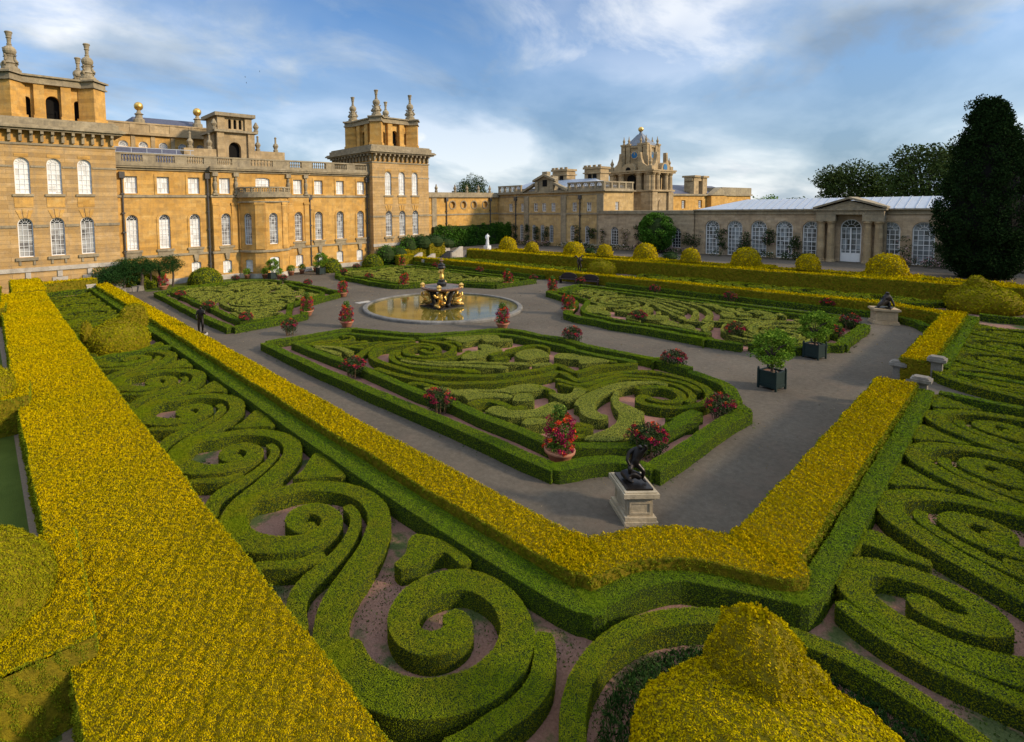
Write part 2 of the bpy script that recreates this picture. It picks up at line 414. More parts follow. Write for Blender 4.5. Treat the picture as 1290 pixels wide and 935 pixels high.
# ------------------------------------------------------------------ the ground of the place
def sheet(name, x0, x1, y0, y1, z, m, thick=None):
    b = MB()
    if thick: b.box(x0, x1, y0, y1, z - thick, z)
    else: b.quads([[(x0, y0, z), (x1, y0, z), (x1, y1, z), (x0, y1, z)]])
    return tag(b.build(name, m), kind='structure')
sheet('terrain', -2500, 2500, -2500, 2500, -.06, M_FIELD)
sheet('gravel_path', 8.3, 48.2, 3.1, 59.4, 0., M_GRAVEL)
sheet('palace_forecourt', -12, 54, 59.4, 64, .004, M_GRAVEL)
sheet('lawn', 12.5, 25, 57.6, 61.2, .010, M_LAWN); sheet('lawn', 32.5, 44, 57.6, 61.2, .010, M_LAWN)
sheet('border_bed', .93, 8.2, -4, 57.6, .5, M_RSOIL, .6)
sheet('border_bed', 8.2, 27.0, -4, 3.05, .5, M_RSOIL, .6); sheet('border_bed', 30.2, 47.8, -4, 3.05, .5, M_RSOIL, .6)
b = MB(); b.prism([(8.15, 5.5), (8.15, 3.0), (11.4, 3.0), (11.0, 3.9), (10.3, 4.75), (9.4, 5.2)], -.1, .498); tag(b.build('border_bed', M_RSOIL), kind='structure')
sheet('side_path', 27.0, 30.2, -4, 3.0, .5, M_GRAVEL, .6)
sheet('border_bed', 47.8, 55.6, -4, 57.6, .5, M_RSOIL, .6)
sheet('lawn', -60, .93, -6, 70, 1.5, M_LAWN, 1.6); 
sheet('grit_margin', .46, .9, -6, 58, 1.505, M_GRIT, .2); sheet('grit_margin', -3.3, .46, 7.25, 7.6, 1.504, M_GRIT, .2)
sheet('terrace', 55.6, 84, -20, 64, 1.2, M_GRAVEL, 1.4)

# ------------------------------------------------------------------ clipped hedges
def spline(P, step=.16):
    P = np.asarray(P, float)
    if len(P) == 2:
        n = max(2, int(np.hypot(*(P[1] - P[0])) / step) + 1); return P[0] + (P[1] - P[0]) * np.linspace(0, 1, n)[:, None]
    Q = np.vstack([2 * P[0] - P[1], P, 2 * P[-1] - P[-2]]); out = []
    for i in range(1, len(Q) - 2):
        p0, p1, p2, p3 = Q[i - 1:i + 3]; n = max(2, int(np.hypot(*(p2 - p1)) / step) + 1)
        t = np.linspace(0, 1, n, endpoint=False)[:, None]
        out.append(.5 * (2 * p1 + (p2 - p0) * t + (2 * p0 - 5 * p1 + 4 * p2 - p3) * t ** 2 + (3 * p1 - p0 - 3 * p2 + p3) * t ** 3))
    return np.vstack(out + [P[-1:]])
def wav(x, y, f=1.): return .5 * np.sin(1.9 * f * x + 1.3 * f * y + 2) + .3 * np.sin(-3.1 * f * x + 2.3 * f * y) + .2 * np.sin(6.3 * f * x + 5.1 * f * y + 1)
def S(pts, w, sharp=False, step=.2): return ('s', np.asarray(pts, float), w, sharp, step)
def Pg(pts, sharp=False): return ('p', np.asarray(pts, float), sharp)

def sample_tris(T, k, smin, smax, cover, aspect):
    a = T[:, 1] - T[:, 0]; b = T[:, 2] - T[:, 0]; nr = np.cross(a, b); ar = np.linalg.norm(nr, axis=1) * .5 + 1e-12
    c = T.mean(1); d = np.linalg.norm(c - CAM, axis=1); s = np.clip(k * d, smin, smax)
    n = rng.poisson(cover * ar / (s * s * aspect)); idx = np.repeat(np.arange(len(T)), n)
    u = rng.random(len(idx)); v = rng.random(len(idx)); f = u + v > 1; u[f] = 1 - u[f]; v[f] = 1 - v[f]
    P = T[idx, 0] + a[idx] * u[:, None] + b[idx] * v[:, None]
    N = (nr / (2 * ar)[:, None])[idx]
    return P, N, s[idx]
def diamonds(P, D, s, aspect=.6, bend=0.):            # leaf blades: length s along D
    n = len(P); D = D / (np.linalg.norm(D, axis=1)[:, None] + 1e-9)
    X = np.cross(D, rng.normal(size=(n, 3))); X /= np.linalg.norm(X, axis=1)[:, None] + 1e-9
    h = (s * .5)[:, None]
    return np.stack([P - D * h, P + X * h * aspect, P + D * h, P - X * h * aspect], 1)
def cloud(mb, c, r, n, s, mat, shell=.55, up=.15, aspect=.6):
    D = rng.normal(size=(n, 3)); D /= np.linalg.norm(D, axis=1)[:, None]
    rad = shell + (1 - shell) * rng.random(n) ** .7
    P = np.array(c) + D * rad[:, None] * np.array(r)
    ax = D * .7 + rng.normal(size=(n, 3)) * .7 + np.array([0, 0, up])
    mb.quads(diamonds(P, ax, s * rng.uniform(.6, 1.4, n), aspect), mat)
def leaf_on(mb, T, mat, k=.0026, smin=.018, smax=.35, cover=1.7, stand=.3, aspect=.65, up=None, out=.0):
    if not len(T): return
    P, N, s = sample_tris(np.asarray(T, float), k, smin, smax, cover, aspect)
    if not len(P): return
    if up is not None: N = np.where((N @ np.array(up) < 0)[:, None], -N, N)
    s = s * rng.uniform(.7, 1.35, len(s))
    if out:                                           # shoots stand in little tufts
        q = P + .05 * np.sin(P[:, [1, 2, 0]] * 11.3); tf = np.sin(q[:, 0] * 31 + q[:, 2] * 9) * np.sin(q[:, 1] * 29 + q[:, 2] * 13 + 1) + .6 * np.sin(q[:, 0] * 17 - q[:, 1] * 13 + q[:, 2] * 21)
        P = P + N * (out * tf)[:, None]
    Pj = P + N * (rng.normal(size=len(P)) * .25 * s)[:, None]
    if stand < .6:                                    # clipped face: leaves lie about flat in it
        Ln = N + rng.normal(size=P.shape) * (.18 + stand); D = np.cross(Ln, rng.normal(size=P.shape)); D /= np.linalg.norm(D, axis=1)[:, None] + 1e-9
        X = np.cross(Ln, D); X /= np.linalg.norm(X, axis=1)[:, None] + 1e-9; h = (s * .5)[:, None]
        mb.quads(np.stack([Pj - D * h, Pj + X * h * aspect, Pj + D * h, Pj - X * h * aspect], 1), mat); return
    D = N * stand * rng.uniform(.3, 1.6, len(P))[:, None] + rng.normal(size=(len(P), 3)) * .6
    mb.quads(diamonds(Pj, D, s, aspect), mat)

def hedge_geo(mb, shapes, z0, z1, mats=(0, 1, 1), k=.0016, smin=.012, cover=1.7, stand=.14, wob=.022, hv=.018, aspect=.65, out=0.):
    bm_, tm, sm = mats
    top, side = [], []
    for si, sh in enumerate(shapes):
        zt = z1 + .004 * (si % 5)
        if sh[0] == 's':
            _, P, w, sharp, step = sh
            if sharp: C = np.vstack([spline(P[i:i + 2], step)[:-1] for i in range(len(P) - 1)] + [P[-1:]])
            else: C = spline(P, step)
            w = np.interp(np.linspace(0, 1, len(C)), np.linspace(0, 1, len(w)), w) if hasattr(w, '__len__') else np.full(len(C), w)
            t = np.gradient(C, axis=0); t /= np.linalg.norm(t, axis=1)[:, None] + 1e-9
            if sharp:                                   # mitred corners
                nn = np.stack([-t[:, 1], t[:, 0]], 1)
                dd = np.diff(C, axis=0); dd /= np.linalg.norm(dd, axis=1)[:, None] + 1e-9
                for i in range(1, len(C) - 1):
                    m = nn[i]; dn = np.array([-dd[i][1], dd[i][0]]); nn[i] = m / max(.4, m @ dn)
            else: nn = np.stack([-t[:, 1], t[:, 0]], 1)
            wb = wob * wav(C[:, 0], C[:, 1], 1.4)
            L = C + nn * (w / 2 + wb)[:, None]; Rr = C - nn * (w / 2 - wb * .6)[:, None]
            if not sharp and len(C) > 3:                # rounded ends
                for e, sg in ((0, -1), (-1, 1)):
                    tip = C[e] + sg * t[e] * w[e] * .28; hw = nn[e] * w[e] * .30
                    if e == 0: L = np.vstack([tip + hw, L]); Rr = np.vstack([tip - hw, Rr])
                    else: L = np.vstack([L, tip + hw]); Rr = np.vstack([Rr, tip - hw])
            zL = zt + hv * wav(L[:, 0], L[:, 1], .8); zR = zt + hv * wav(Rr[:, 0], Rr[:, 1], .8)
            A = np.c_[L, zL]; B = np.c_[Rr, zR]; A0 = np.c_[L, np.full(len(L), z0)]; B0 = np.c_[Rr, np.full(len(Rr), z0)]
            qt = np.stack([A[:-1], A[1:], B[1:], B[:-1]], 1)
            qs = np.concatenate([np.stack([A0[:-1], A0[1:], A[1:], A[:-1]], 1), np.stack([B[:-1], B[1:], B0[1:], B0[:-1]], 1), np.array([[A0[0], A[0], B[0], B0[0]], [A[-1], A0[-1], B0[-1], B[-1]]])])
            top.append(qt); side.append(qs)
        else:
            P = sh[1]; d = np.hypot(*(np.roll(P, -1, 0) - P).T)
            Pc = np.vstack([P, P[:1]]); C = np.vstack([spline(Pc[i:i + 2], .3)[:-1] for i in range(len(P))]) if sh[2] else spline(Pc, .22)[:-1]
            tri = np.array(tessellate_polygon([[Vector((a, b, 0)) for a, b in C]]))
            A = np.c_[C, zt + hv * wav(C[:, 0], C[:, 1], .8)]; A0 = np.c_[C, np.full(len(C), z0)]
            T3 = A[tri]; top.append(np.concatenate([T3, T3[:, 2:3]], 1))
            side.append(np.stack([A0, np.roll(A0, -1, 0), np.roll(A, -1, 0), A], 1))
    top = np.concatenate(top); side = np.concatenate(side)
    mb.quads(np.concatenate([top, side]) - np.array([0, 0, .02 + out]), bm_)
    tri = lambda q: np.concatenate([q[:, :3], q[:, [0, 2, 3]]])
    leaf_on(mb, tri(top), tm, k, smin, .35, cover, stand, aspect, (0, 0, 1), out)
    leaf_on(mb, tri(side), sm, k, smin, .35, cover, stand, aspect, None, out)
def hedge(name, label, cat, shapes, z0, z1, mt, group=None, **kw):
    mb = MB(); hedge_geo(mb, shapes, z0, z1, **kw)
    return tag(mb.build(name, mt), label, cat, group)
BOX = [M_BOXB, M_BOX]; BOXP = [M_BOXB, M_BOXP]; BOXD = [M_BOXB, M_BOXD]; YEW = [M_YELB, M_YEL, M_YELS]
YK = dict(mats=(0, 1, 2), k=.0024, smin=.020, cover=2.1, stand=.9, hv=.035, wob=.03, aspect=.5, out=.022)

# ---- the golden yew hedge around the sunken garden, with its outer green edging
def rect(x0, x1, y0, y1): return Pg([(x0, y0), (x1, y0), (x1, y1), (x0, y1)], True)
def yewline(label, pts, w, z1, z0=.0, name='golden_hedge', group='golden yew hedges round the sunken garden', **kw):
    k = dict(YK); k.update(kw)
    return hedge(name, label, 'hedge', [S(pts, w, True, .45)], z0, z1, YEW, group, **k)
arc_in = [G(740, 675, 1.2), G(800, 663, 1.2), G(860, 662, 1.2), G(920, 670, 1.2)]
arc_out = [G(745, 730, 1.2), G(800, 706, 1.2), G(845, 703, 1.2), G(900, 708, 1.2), G(1000, 730, 1.2)]
cmid = [(8.72, 5.6), (9.75, 5.2), (10.42, 4.72), (10.98, 4.05), (11.3, 3.4)]
hedge('golden_hedge', 'low golden yew hedge along the left path, bending round the near corner behind the pedestal', 'hedge',
      [S([(8.66, 57.8), (8.62, 30), (8.5, 14), (8.62, 5.4)], 1.12, True, .45), Pg(arc_out + [np.array([11.58, 2.75]), np.array([11.9, 4.02])] + arc_in[::-1][0:] + [np.array([9.2, 6.2]), np.array([8.1, 6.0])]),
       S([(11.2, 3.4), (18, 3.45), (26.3, 3.52)], 1.12, True, .45)], 0, 1.2, YEW, 'golden yew hedges round the sunken garden', **YK)
yewline('low golden yew hedge on the right, between the stone piers and the crouching statue', [(30.3, 3.5), (38, 3.5), (45.2, 3.5)], .95, 1.2)
hedge('golden_hedge', 'long golden yew hedge at the foot of the far terrace, behind the dark benches', 'hedge',
      [S([(45.0, 3.6), (45.9, 4.6), (46.6, 6.0), (47.3, 7.0)], 1.0, False, .4), S([(47.3, 6.6), (47.3, 57.6)], 1.0, True, .6)], 0, 1.0, YEW, 'golden yew hedges round the sunken garden', **YK)
gr = 'green box edging outside the golden hedges'
hedge('edging_hedge', 'green box edging hugging the outside of the golden hedge, from palace to near piers', 'hedge',
      [S([(7.82, 57.4), (7.75, 30), (7.6, 14), (7.75, 6.2), (8.0, 4.9)], .6, False, .4), S([G(745, 752, .95), G(780, 735, .95), G(815, 722, .95), G(850, 718, .95), G(900, 726, .95), G(950, 736, .95), G(1005, 748, .95)], .62, False, .3),
       S([(10.75, 2.66), (12, 2.55), (18, 2.62), (26.5, 2.72)], .42, False, .4)], .48, .95, BOXD, gr)
hedge('edging_hedge', 'green box edging outside the right golden hedge beyond the stone piers', 'hedge', [S([(30.8, 2.75), (45.6, 2.8)], .45, True, .4)], .48, .95, BOXD, gr)
hedge('edging_hedge', 'low green box edging along the foot of the far golden hedge', 'hedge', [S([(43.4, 4.5), (45.0, 5.4), (46.2, 7.2)], .5), S([(46.45, 7.2), (46.45, 27.5)], .5, True, .5), S([(46.45, 35), (46.45, 57)], .5, True, .5)], 0, .42, BOXD, gr)
for nm, pts in (('near the topiary, on its statue side', [(3.3, 29.6), (7.45, 29.6)]), ('behind the twin-peaked topiary', [(3.3, 33.8), (7.45, 33.8)]), ('closing the left border at the palace end', [(3.2, 57.1), (7.5, 57.1)]),
                ('on the near side of the right gravel path', [(26.75, 2.4), (26.75, -3.5)]), ('on the far side of the right gravel path', [(30.45, 2.2), (30.45, -3.5)]), ('on the flank of the snail-topped topiary', [(46.9, 2.6), (46.9, -3.)])):
    hedge('edging_hedge', 'thin green box hedge ' + nm, 'hedge', [S(pts, .36, True, .4)], .48, .93, BOXD, 'thin cross hedges of the borders')

# ---- the high golden hedges on the outside
yewline('broad flat-topped golden yew hedge filling the left foreground', [(1.85, .6), (1.85, 22), (2.1, 44), (2.2, 47.2)], 2.5, 2.3, .4, 'broad_hedge', 'high outer golden hedges', hv=.05)
yewline('raised end block of the broad left hedge, nearest the palace', [(2.6, 47.6), (2.75, 56.5)], 2.0, 2.36, .4, 'broad_hedge', 'high outer golden hedges')
yewline('golden hedge running across in front of the left palace tower', [(2.0, 57.3), (8.2, 58.4)], 1.3, 1.75, .3, 'broad_hedge', 'high outer golden hedges')
yewline('long high golden yew hedge of the far terrace, below the domes', [(53.5, 2.6), (53.5, 30), (53.5, 53.2)], 1.2, 1.95, .4, 'broad_hedge', 'high outer golden hedges')
yewline('stepped front block of the far high hedge behind the snail-topped topiary', [(53.9, 2.9), (53.9, -8)], 2., 2.0, .4, 'broad_hedge', 'high outer golden hedges')
yewline('high golden hedge closing the right border, at the right edge of the view', [(4.5, -3.4), (54, -3.4)], 2.0, 2.3, .4, 'broad_hedge', 'high outer golden hedges')

def dome_geo(mb, c, r, h, mat=0, lm=1, prof=None, k=.0026, smin=.024, cover=2.1, seg=28, stand=.45, twist=None, lump=.03):
    prof = prof if prof is not None else [(math.cos(t) ** .8, math.sin(t)) for t in np.linspace(0, math.pi / 2, 10)]
    a = np.linspace(0, 2 * np.pi, seg, endpoint=False)
    V = []
    for pr, pz in prof:
        for t in a:
            q = 1 + lump * math.sin(3 * t + pz * 5) + lump * math.sin(7 * t - pz * 9)
            dx = dy = 0
            if twist: dx, dy = twist(pz)
            V.append((c[0] + dx + r * pr * q * math.cos(t), c[1] + dy + r * pr * q * math.sin(t), c[2] + pz * h))
    V = np.array(V).reshape(len(prof), seg, 3)
    Q = np.stack([V[:-1], np.roll(V, -1, 1)[:-1], np.roll(V, -1, 1)[1:], V[1:]], 2).reshape(-1, 4, 3)
    ctr = np.array([c[0], c[1], 0])
    mb.quads((Q - ctr) * np.array([.985, .985, 1]) + ctr - np.array([0, 0, .015]), mat)
    leaf_on(mb, np.concatenate([Q[:, :3], Q[:, [0, 2, 3]]]), lm, k, smin, .35, cover, stand, .5, None, .02)

# buttress blocks with domes on the outer side of the high hedges
big_y = [8.6, 19.1, 38.7, 49.5]
for y0, y1 in ((-2, 7.55), (10.6, 19.2)):
    pass
for i, (y, w) in enumerate(((9.15, 1.45), (20.2, .85), (39.6, 1.), (49.2, 1.))):
    x1 = .98
    mb = MB(); k = dict(YK); hedge_geo(mb, [Pg([(-3.2, y - w), (x1 - .1, y - w), (x1, y + w), (-3.2, y + w)], True)], 1.5, 2.62, **k)
    dome_geo(mb, (-.50, y + .15, 2.58), 1.12, 1.0, 0, 3)
    tag(mb.build('buttress_hedge', YEW + [M_TOPI]), ['golden hedge buttress with a rounded dome, at the lower left corner', 'golden hedge buttress with a dome beside the strip of lawn, next beyond the nearest',
        'golden hedge buttress with a dome at the left edge, third from the camera', 'farthest golden hedge buttress on the left, close to the palace tower'][i], 'hedge', 'domed buttresses of the left hedge')
dn = ['farthest golden dome, beside the white statue', 'small golden dome next to the farthest one', 'large golden dome in front of the dark wall roses', 'small golden dome before the white rose bed',
      'large golden dome in front of the ball-shaped tree', 'small golden dome to the right of the ball-shaped tree', 'large golden dome left of the orangery portico', 'small golden dome at the left columns of the orangery portico', 'large golden dome at the right of the orangery door']
for i, (x, yb, yt, r) in enumerate([(640, 313, 299, 1.5), (670, 316, 305, 1.1), (723, 318, 305, 1.55), (762, 319, 308, 1.1), (813, 322, 307, 1.5), (870, 327, 313, 1.1), (940, 330, 312, 1.5), (1018, 335, 320, 1.1), (1117, 343, 320, 1.6)]):
    c = onX(x, yb, 57.0); t = onX(x, yt, 57.0)
    mb = MB(); r *= .84; dome_geo(mb, (57.0, c[1], 1.9), r, max(.9, t[2] - 1.9), 0, 1, seg=24)
    tag(mb.build('topiary_dome', [M_YELB, M_YEL]), dn[i], 'topiary', 'golden domes along the far terrace')
    if r > 1.1:
        mb = MB(); hedge_geo(mb, [rect(55.2, 58.4, c[1] - 2.2, c[1] + 1.7)], 1.2, 1.9, **YK)
        tag(mb.build('dome_base_hedge', YEW), 'flat golden hedge block carrying the ' + dn[i].split(' golden dome')[0] + ' dome' + dn[i].split(' golden dome')[1].replace(',', ''), 'hedge', 'hedge blocks under the large far domes')
yewline('flat golden strip hedge behind the far terrace hedge, under the small domes', [(57.0, 1.5), (57.0, 51.)], .9, 1.86, 1.1, 'broad_hedge', 'high outer golden hedges')

# ---- topiaries of the borders
BULB = [(.86, 0), (.97, .10), (1.0, .22), (.99, .34), (.93, .46), (.82, .56), (.66, .64), (.48, .70), (.2, .74), (.0, .75)]
def topiary(label, c, r, h, peaks, name='topiary_bulb', squash=None, kl=.0028, lm_=M_TOPI):
    mb = MB(); dome_geo(mb, (c[0], c[1], .5), r, h, 0, 1, BULB, seg=36, k=kl, lump=.02)
    for (dx, dy, rr, z0, z1, lean) in peaks:
        pr = [(1.05, 0), (1.02, .2), (.95, .4), (.88, .55), (.79, .7), (.64, .83), (.42, .93), (.18, .985), (0, 1)]
        dome_geo(mb, (c[0] + dx, c[1] + dy, z0), rr, z1 - z0, 0, 1, pr, twist=lambda p, l=lean: (l[0] * p, l[1] * p), seg=18, lump=.10, k=kl, stand=.9)
    if lm_ is M_YEL:                                  # loose shoots on the peak
        for i in range(70):
            a_ = rng.uniform(0, 6.28); q = rng.random() ** .6; cloud(mb, (c[0] + .62 + .52 * (1.1 - q) * math.cos(a_), c[1] + .56 + .52 * (1.1 - q) * math.sin(a_), 1.9 + q * 1.0), (.10, .10, .12), 60, .05, 1, .2, .9)
    if squash:
        ang, s1 = squash; q = Matrix.Rotation(ang, 3, 'Z')
        Rm = np.array(q)[:2, :2]; ctr = np.array(c[:2]); nv = []
        for V in mb.V:
            p = (V[:, :2] - ctr) @ Rm; p[:, 0] *= s1; nv.append(np.c_[p @ Rm.T + ctr, V[:, 2]])
        mb.V = nv
    return tag(mb.build(name, [M_YELB, lm_]), label, 'topiary', 'swirl topiaries of the borders')
topiary('huge golden topiary bulb with a leaning peak, cut by the bottom edge', (6.55, 1.6), 1.68, 2.45, [(.50, .42, .60, 1.45, 2.92, (.12, .14)), (.55, -.05, .75, 1.2, 2.3, (.05, .1)), (.95, .1, .4, 1.5, 2.45, (-.1, .1))], kl=.0034, lm_=M_YEL)
topiary('golden boat-shaped topiary with twin peaks in the left border', (5.35, 31.9), 1.55, 2.2, [(.75, .35, .75, 1.6, 2.95, (.25, .1)), (.1, .1, .85, 1.6, 2.3, (0, 0)), (-1.35, -.15, .3, 1.4, 2.4, (-.05, 0))])
topiary('golden bulb topiary with a snail-shell top, beyond the right golden hedge', (50.9, 2.7), 1.85, 2.3, [(.0, .1, .95, 1.75, 2.5, (.1, .1)), (-.05, .2, .5, 2.2, 2.85, (.1, .2))])
topiary('small golden bulb topiary behind the winged statue and benches', (50.6, 30.6), 1.45, 2.1, [(.0, .1, .7, 1.6, 2.25, (0, .1))])

# ---- running scrolls of the borders (traced on the near ones, top face 0.92 m)
def tr(ox, oy, s, pts, h=.86): return np.array([G(ox + a / s, oy + b / s, h) for a, b in pts])
s3 = lambda p: tr(230, 560, 3.8967, p)
s4 = lambda p: tr(360, 680, 3.5833, p)
armA = s3([(235, 400), (265, 320), (340, 265), (450, 240), (600, 205), (780, 210), (915, 265), (965, 360), (940, 470), (870, 590), (790, 710), (735, 830), (728, 960), (760, 1060)])
armB = s3([(235, 390), (290, 455), (400, 492), (540, 490), (660, 455), (725, 400), (725, 345), (650, 312), (570, 335), (550, 380), (590, 412), (632, 400)])
forkA = s3([(808, 302), (850, 345), (838, 430), (760, 535), (660, 620), (585, 700), (555, 800), (560, 900)])
forkB = s3([(365, 590), (460, 588), (570, 580), (680, 545)])
wedge = s3([(540, 162), (590, 125), (640, 52), (668, 42), (730, 85), (800, 152), (700, 152), (600, 165)])
tA = s4([(250, 500), (320, 610), (440, 680), (580, 710), (750, 700), (900, 640), (1010, 530), (1045, 400), (1000, 285), (920, 215), (800, 178), (680, 195), (580, 255), (530, 350), (560, 430), (650, 462), (740, 440), (785, 390), (755, 345)])
tW = s4([(490, 105), (540, 60), (555, 0), (590, -30), (690, -8), (740, 20), (832, 85), (825, 105), (790, 112), (718, 52), (640, 80), (580, 115), (520, 132)])
tF = s4([(1170, 430), (1170, 520), (1140, 640), (1060, 745), (950, 830), (850, 895), (740, 950)])
WV = 4.4
wA = [.64, .47, .44, .44, .47, .52, .52, .52, .54, .57, .62]; wB = [.6, .62, .56, .5, .46, .42, .36]
ords = ['nearest to the front corner', 'second from the front corner', 'third from the front corner', 'fourth from the front corner', 'fifth from the corner']
ordf = ['just behind the topiary', 'second behind the topiary', 'midway between topiary and palace', 'second before the palace end', 'at the palace end']
def xf(mode, off=0.):
    def f(P):
        P = np.asarray(P, float) + np.array([0, off])
        if mode == 'left': return P
        if mode == 'far': return np.c_[56.05 - P[:, 0], P[:, 1]]
        if mode == 'right': return np.c_[12.4 + (P[:, 1] - 6.26) * .88, P[:, 0] - 4.78]
        if mode == 'right2': return np.c_[19.2 + (P[:, 1] - 6.26) * .83, P[:, 0] - 4.3]
    return f
def wave(mode, off, where, border, main=True):
    f = xf(mode, off); g = 'scroll hedges of the ' + border
    hedge('scroll_hedge', 'rolling-wave box scroll of the %s, %s' % (border, where), 'hedge', [S(f(armA), wA, False, .15), S(f(armB), wB, False, .12)], .48, .86, BOX, g)
    hedge('fork_hedge', 'forked box hedge under the wave of the %s, %s' % (border, where), 'hedge', [S(f(forkA), [.24, .26, .3, .34, .38], False, .15), S(f(forkB), [.22, .26, .3], False, .15)], .48, .845, BOX, g)
    hedge('wedge_hedge', 'wedge-shaped box hedge between waves of the %s, %s' % (border, where), 'hedge', [Pg(f(wedge))], .48, .845, BOX, g)
for mode, border in (('left', 'left border'), ('right', 'right border')):
    f = xf(mode); g = 'scroll hedges of the ' + border
    hedge('scroll_hedge', 'large end spiral of box at the front corner of the ' + border, 'hedge', [S(f(tA), [.70, .70, .64, .58, .55, .54, .54, .52, .44], False, .12)], .48, .86, BOX, g)
    hedge('wedge_hedge', 'winged wedge of box beside the end spiral of the ' + border, 'hedge', [Pg(f(tW))], .48, .845, BOX, g)
    hedge('fork_hedge', 'curved single box hedge around the end spiral of the ' + border, 'hedge', [S(f(tF), .34, False, .15)], .48, .845, BOX, g)
    for i in range(5 if mode == 'left' else 3):
        wave(mode, WV * i - (0 if mode == 'left' else 0), ords[i], border)
for i in range(5): wave('left', 23.9 + WV * i, ordf[i], 'left border')
for i in range(4): wave('right2', WV * (i - 1) + 13.6, ['next to the right gravel path', 'second from the right gravel path', 'third from the right gravel path', 'next to the snail-topped topiary'][i], 'right border')
farw = ['opposite the snail-topped topiary', 'second from the snail-topped topiary', 'third from the snail-topped topiary', 'fourth from the snail-topped topiary', 'nearest the small bulb topiary', 'just past the small bulb topiary', 'second past the small bulb topiary', 'third past the small bulb topiary', 'fourth past the small bulb topiary', 'at the steps']
for i in range(10): wave('far', (-3.6 + WV * i) if i < 5 else 23.6 + WV * (i - 5), farw[i], 'far border')
TUFTS = MB()                                            # weeds and grass in the border beds
for (x0, x1, y0, y1, n) in ((4.6, 9.6, .2, 4.6, 26000), (3.2, 7.6, 4.6, 30, 26000), (9.6, 26, -1.8, 2.6, 22000)):
    P = np.c_[rng.uniform(x0, x1, n), rng.uniform(y0, y1, n), np.full(n, .51)]
    ok = (wav(P[:, 0], P[:, 1], .9) + .5 * wav(P[:, 0] + 9, P[:, 1], 2.7) > .05) | (np.hypot(P[:, 0] - 7.33, P[:, 1] - 1.66) < 2.5) & (rng.random(n) < .8)
    P = P[ok]; d = np.linalg.norm(P - CAM, axis=1)
    TUFTS.quads(diamonds(P, rng.normal(size=P.shape) * .8 + np.array([0, 0, .7]), d * .0042 * rng.uniform(.6, 1.3, len(P)), .4), 0)
tag(TUFTS.build('weeds', leaf_mat('weed_leaf', (.03, .055, .010), (.06, .09, .016), (.12, .13, .035))), kind='stuff')
ring_g = MB(); n = 30000; a_ = rng.uniform(0, 2 * np.pi, n); r_ = 2.5 * np.sqrt(rng.random(n))
P = np.c_[7.33 + r_ * np.cos(a_), 1.66 + r_ * np.sin(a_), np.full(n, .53)]; P = P[(P[:, 1] < 3.05) | (np.hypot(P[:, 0] - 7.33, P[:, 1] - 1.66) < 2.4)]
ring_g.quads(diamonds(P + np.array([0, 0, .04]), rng.normal(size=P.shape) * .45 + np.array([0, 0, .8]), rng.uniform(.05, .15, len(P)), .22), 0)
tag(ring_g.build('grass', leaf_mat('rough_grass', (.012, .035, .008), (.025, .055, .012), (.05, .085, .02))), kind='stuff')
acirc = [(7.33 + 2.72 * math.cos(t), 1.66 + 2.72 * math.sin(t)) for t in np.linspace(R_(190), R_(-40), 30)]
hedge('ring_hedge', 'curved box hedge ringing the huge front topiary', 'hedge', [S(acirc, .35, False, .2)], .48, .88, BOX, None)

# ---- the four parterres: pieces traced on the front one, then turned to the others
TB = {1: (320, 400), 2: (440, 400), 3: (560, 400), 4: (680, 410), 5: (800, 430), 6: (520, 460), 7: (640, 460), 8: (700, 480)}
def t8(k, pts, h=.42):
    if k == 0: return [G(a, b, h) for a, b in pts]
    return [G(TB[k][0] + a / 8.0625, TB[k][1] + b / 8.0625, h) for a, b in pts]
def chain(*seg): return np.array([p for k, pts in seg for p in t8(k, pts)])
outer1 = chain((1, [(110, 255), (400, 395), (700, 530), (1000, 655), (1250, 765)]), (0, [(555, 527), (590, 542), (623, 556), (661, 573.5), (700, 589)]))
outer2 = chain((0, [(700, 588), (721, 585), (737, 581), (757, 578.7), (780, 579), (803, 583), (818, 589)]))
outer3 = chain((0, [(821, 590), (857, 569), (888, 547), (919, 527), (939, 517.5)]))
outer4 = chain((0, [(939, 516), (926, 508)]), (5, [(1010, 600), (990, 535), (950, 470), (880, 425), (790, 385), (680, 345), (580, 312)]))
outer5 = chain((5, [(560, 275), (230, 190), (0, 143)]), (4, [(1200, 352), (900, 290), (450, 198), (220, 132), (0, 100)]), (3, [(800, 140), (650, 122)]))
outer6 = chain((3, [(640, 118), (500, 118), (150, 150), (0, 160)]), (2, [(900, 165), (700, 168), (400, 148), (40, 112)]))
outer7 = chain((2, [(20, 112)]), (1, [(830, 135), (600, 172), (400, 205), (130, 248)]))
inn_a = chain((1, [(470, 242), (430, 258), (620, 335), (900, 437)]), (2, [(190, 530), (400, 620), (700, 750)]), (6, [(440, 390), (700, 510), (1000, 620), (1290, 742)]), (0, [(702, 562)]))
inn_b = chain((0, [(704, 561), (727, 561), (757, 561.5), (790, 561.5), (797, 560)]))
inn_c = chain((0, [(799, 560)]), (8, [(1000, 545), (1290, 402)]), (5, [(450, 800), (560, 735), (635, 712)]))
inn_d = chain((1, [(480, 243), (700, 197), (900, 163), (1000, 163), (1290, 190)]), (2, [(300, 188), (560, 208), (650, 215)]))
inn_e = chain((2, [(725, 212)]), (3, [(60, 190), (300, 172), (540, 168)]))
inn_f = chain((3, [(560, 168), (700, 185), (1000, 243), (1290, 305)]), (4, [(300, 230), (600, 302), (880, 352), (960, 375)]))
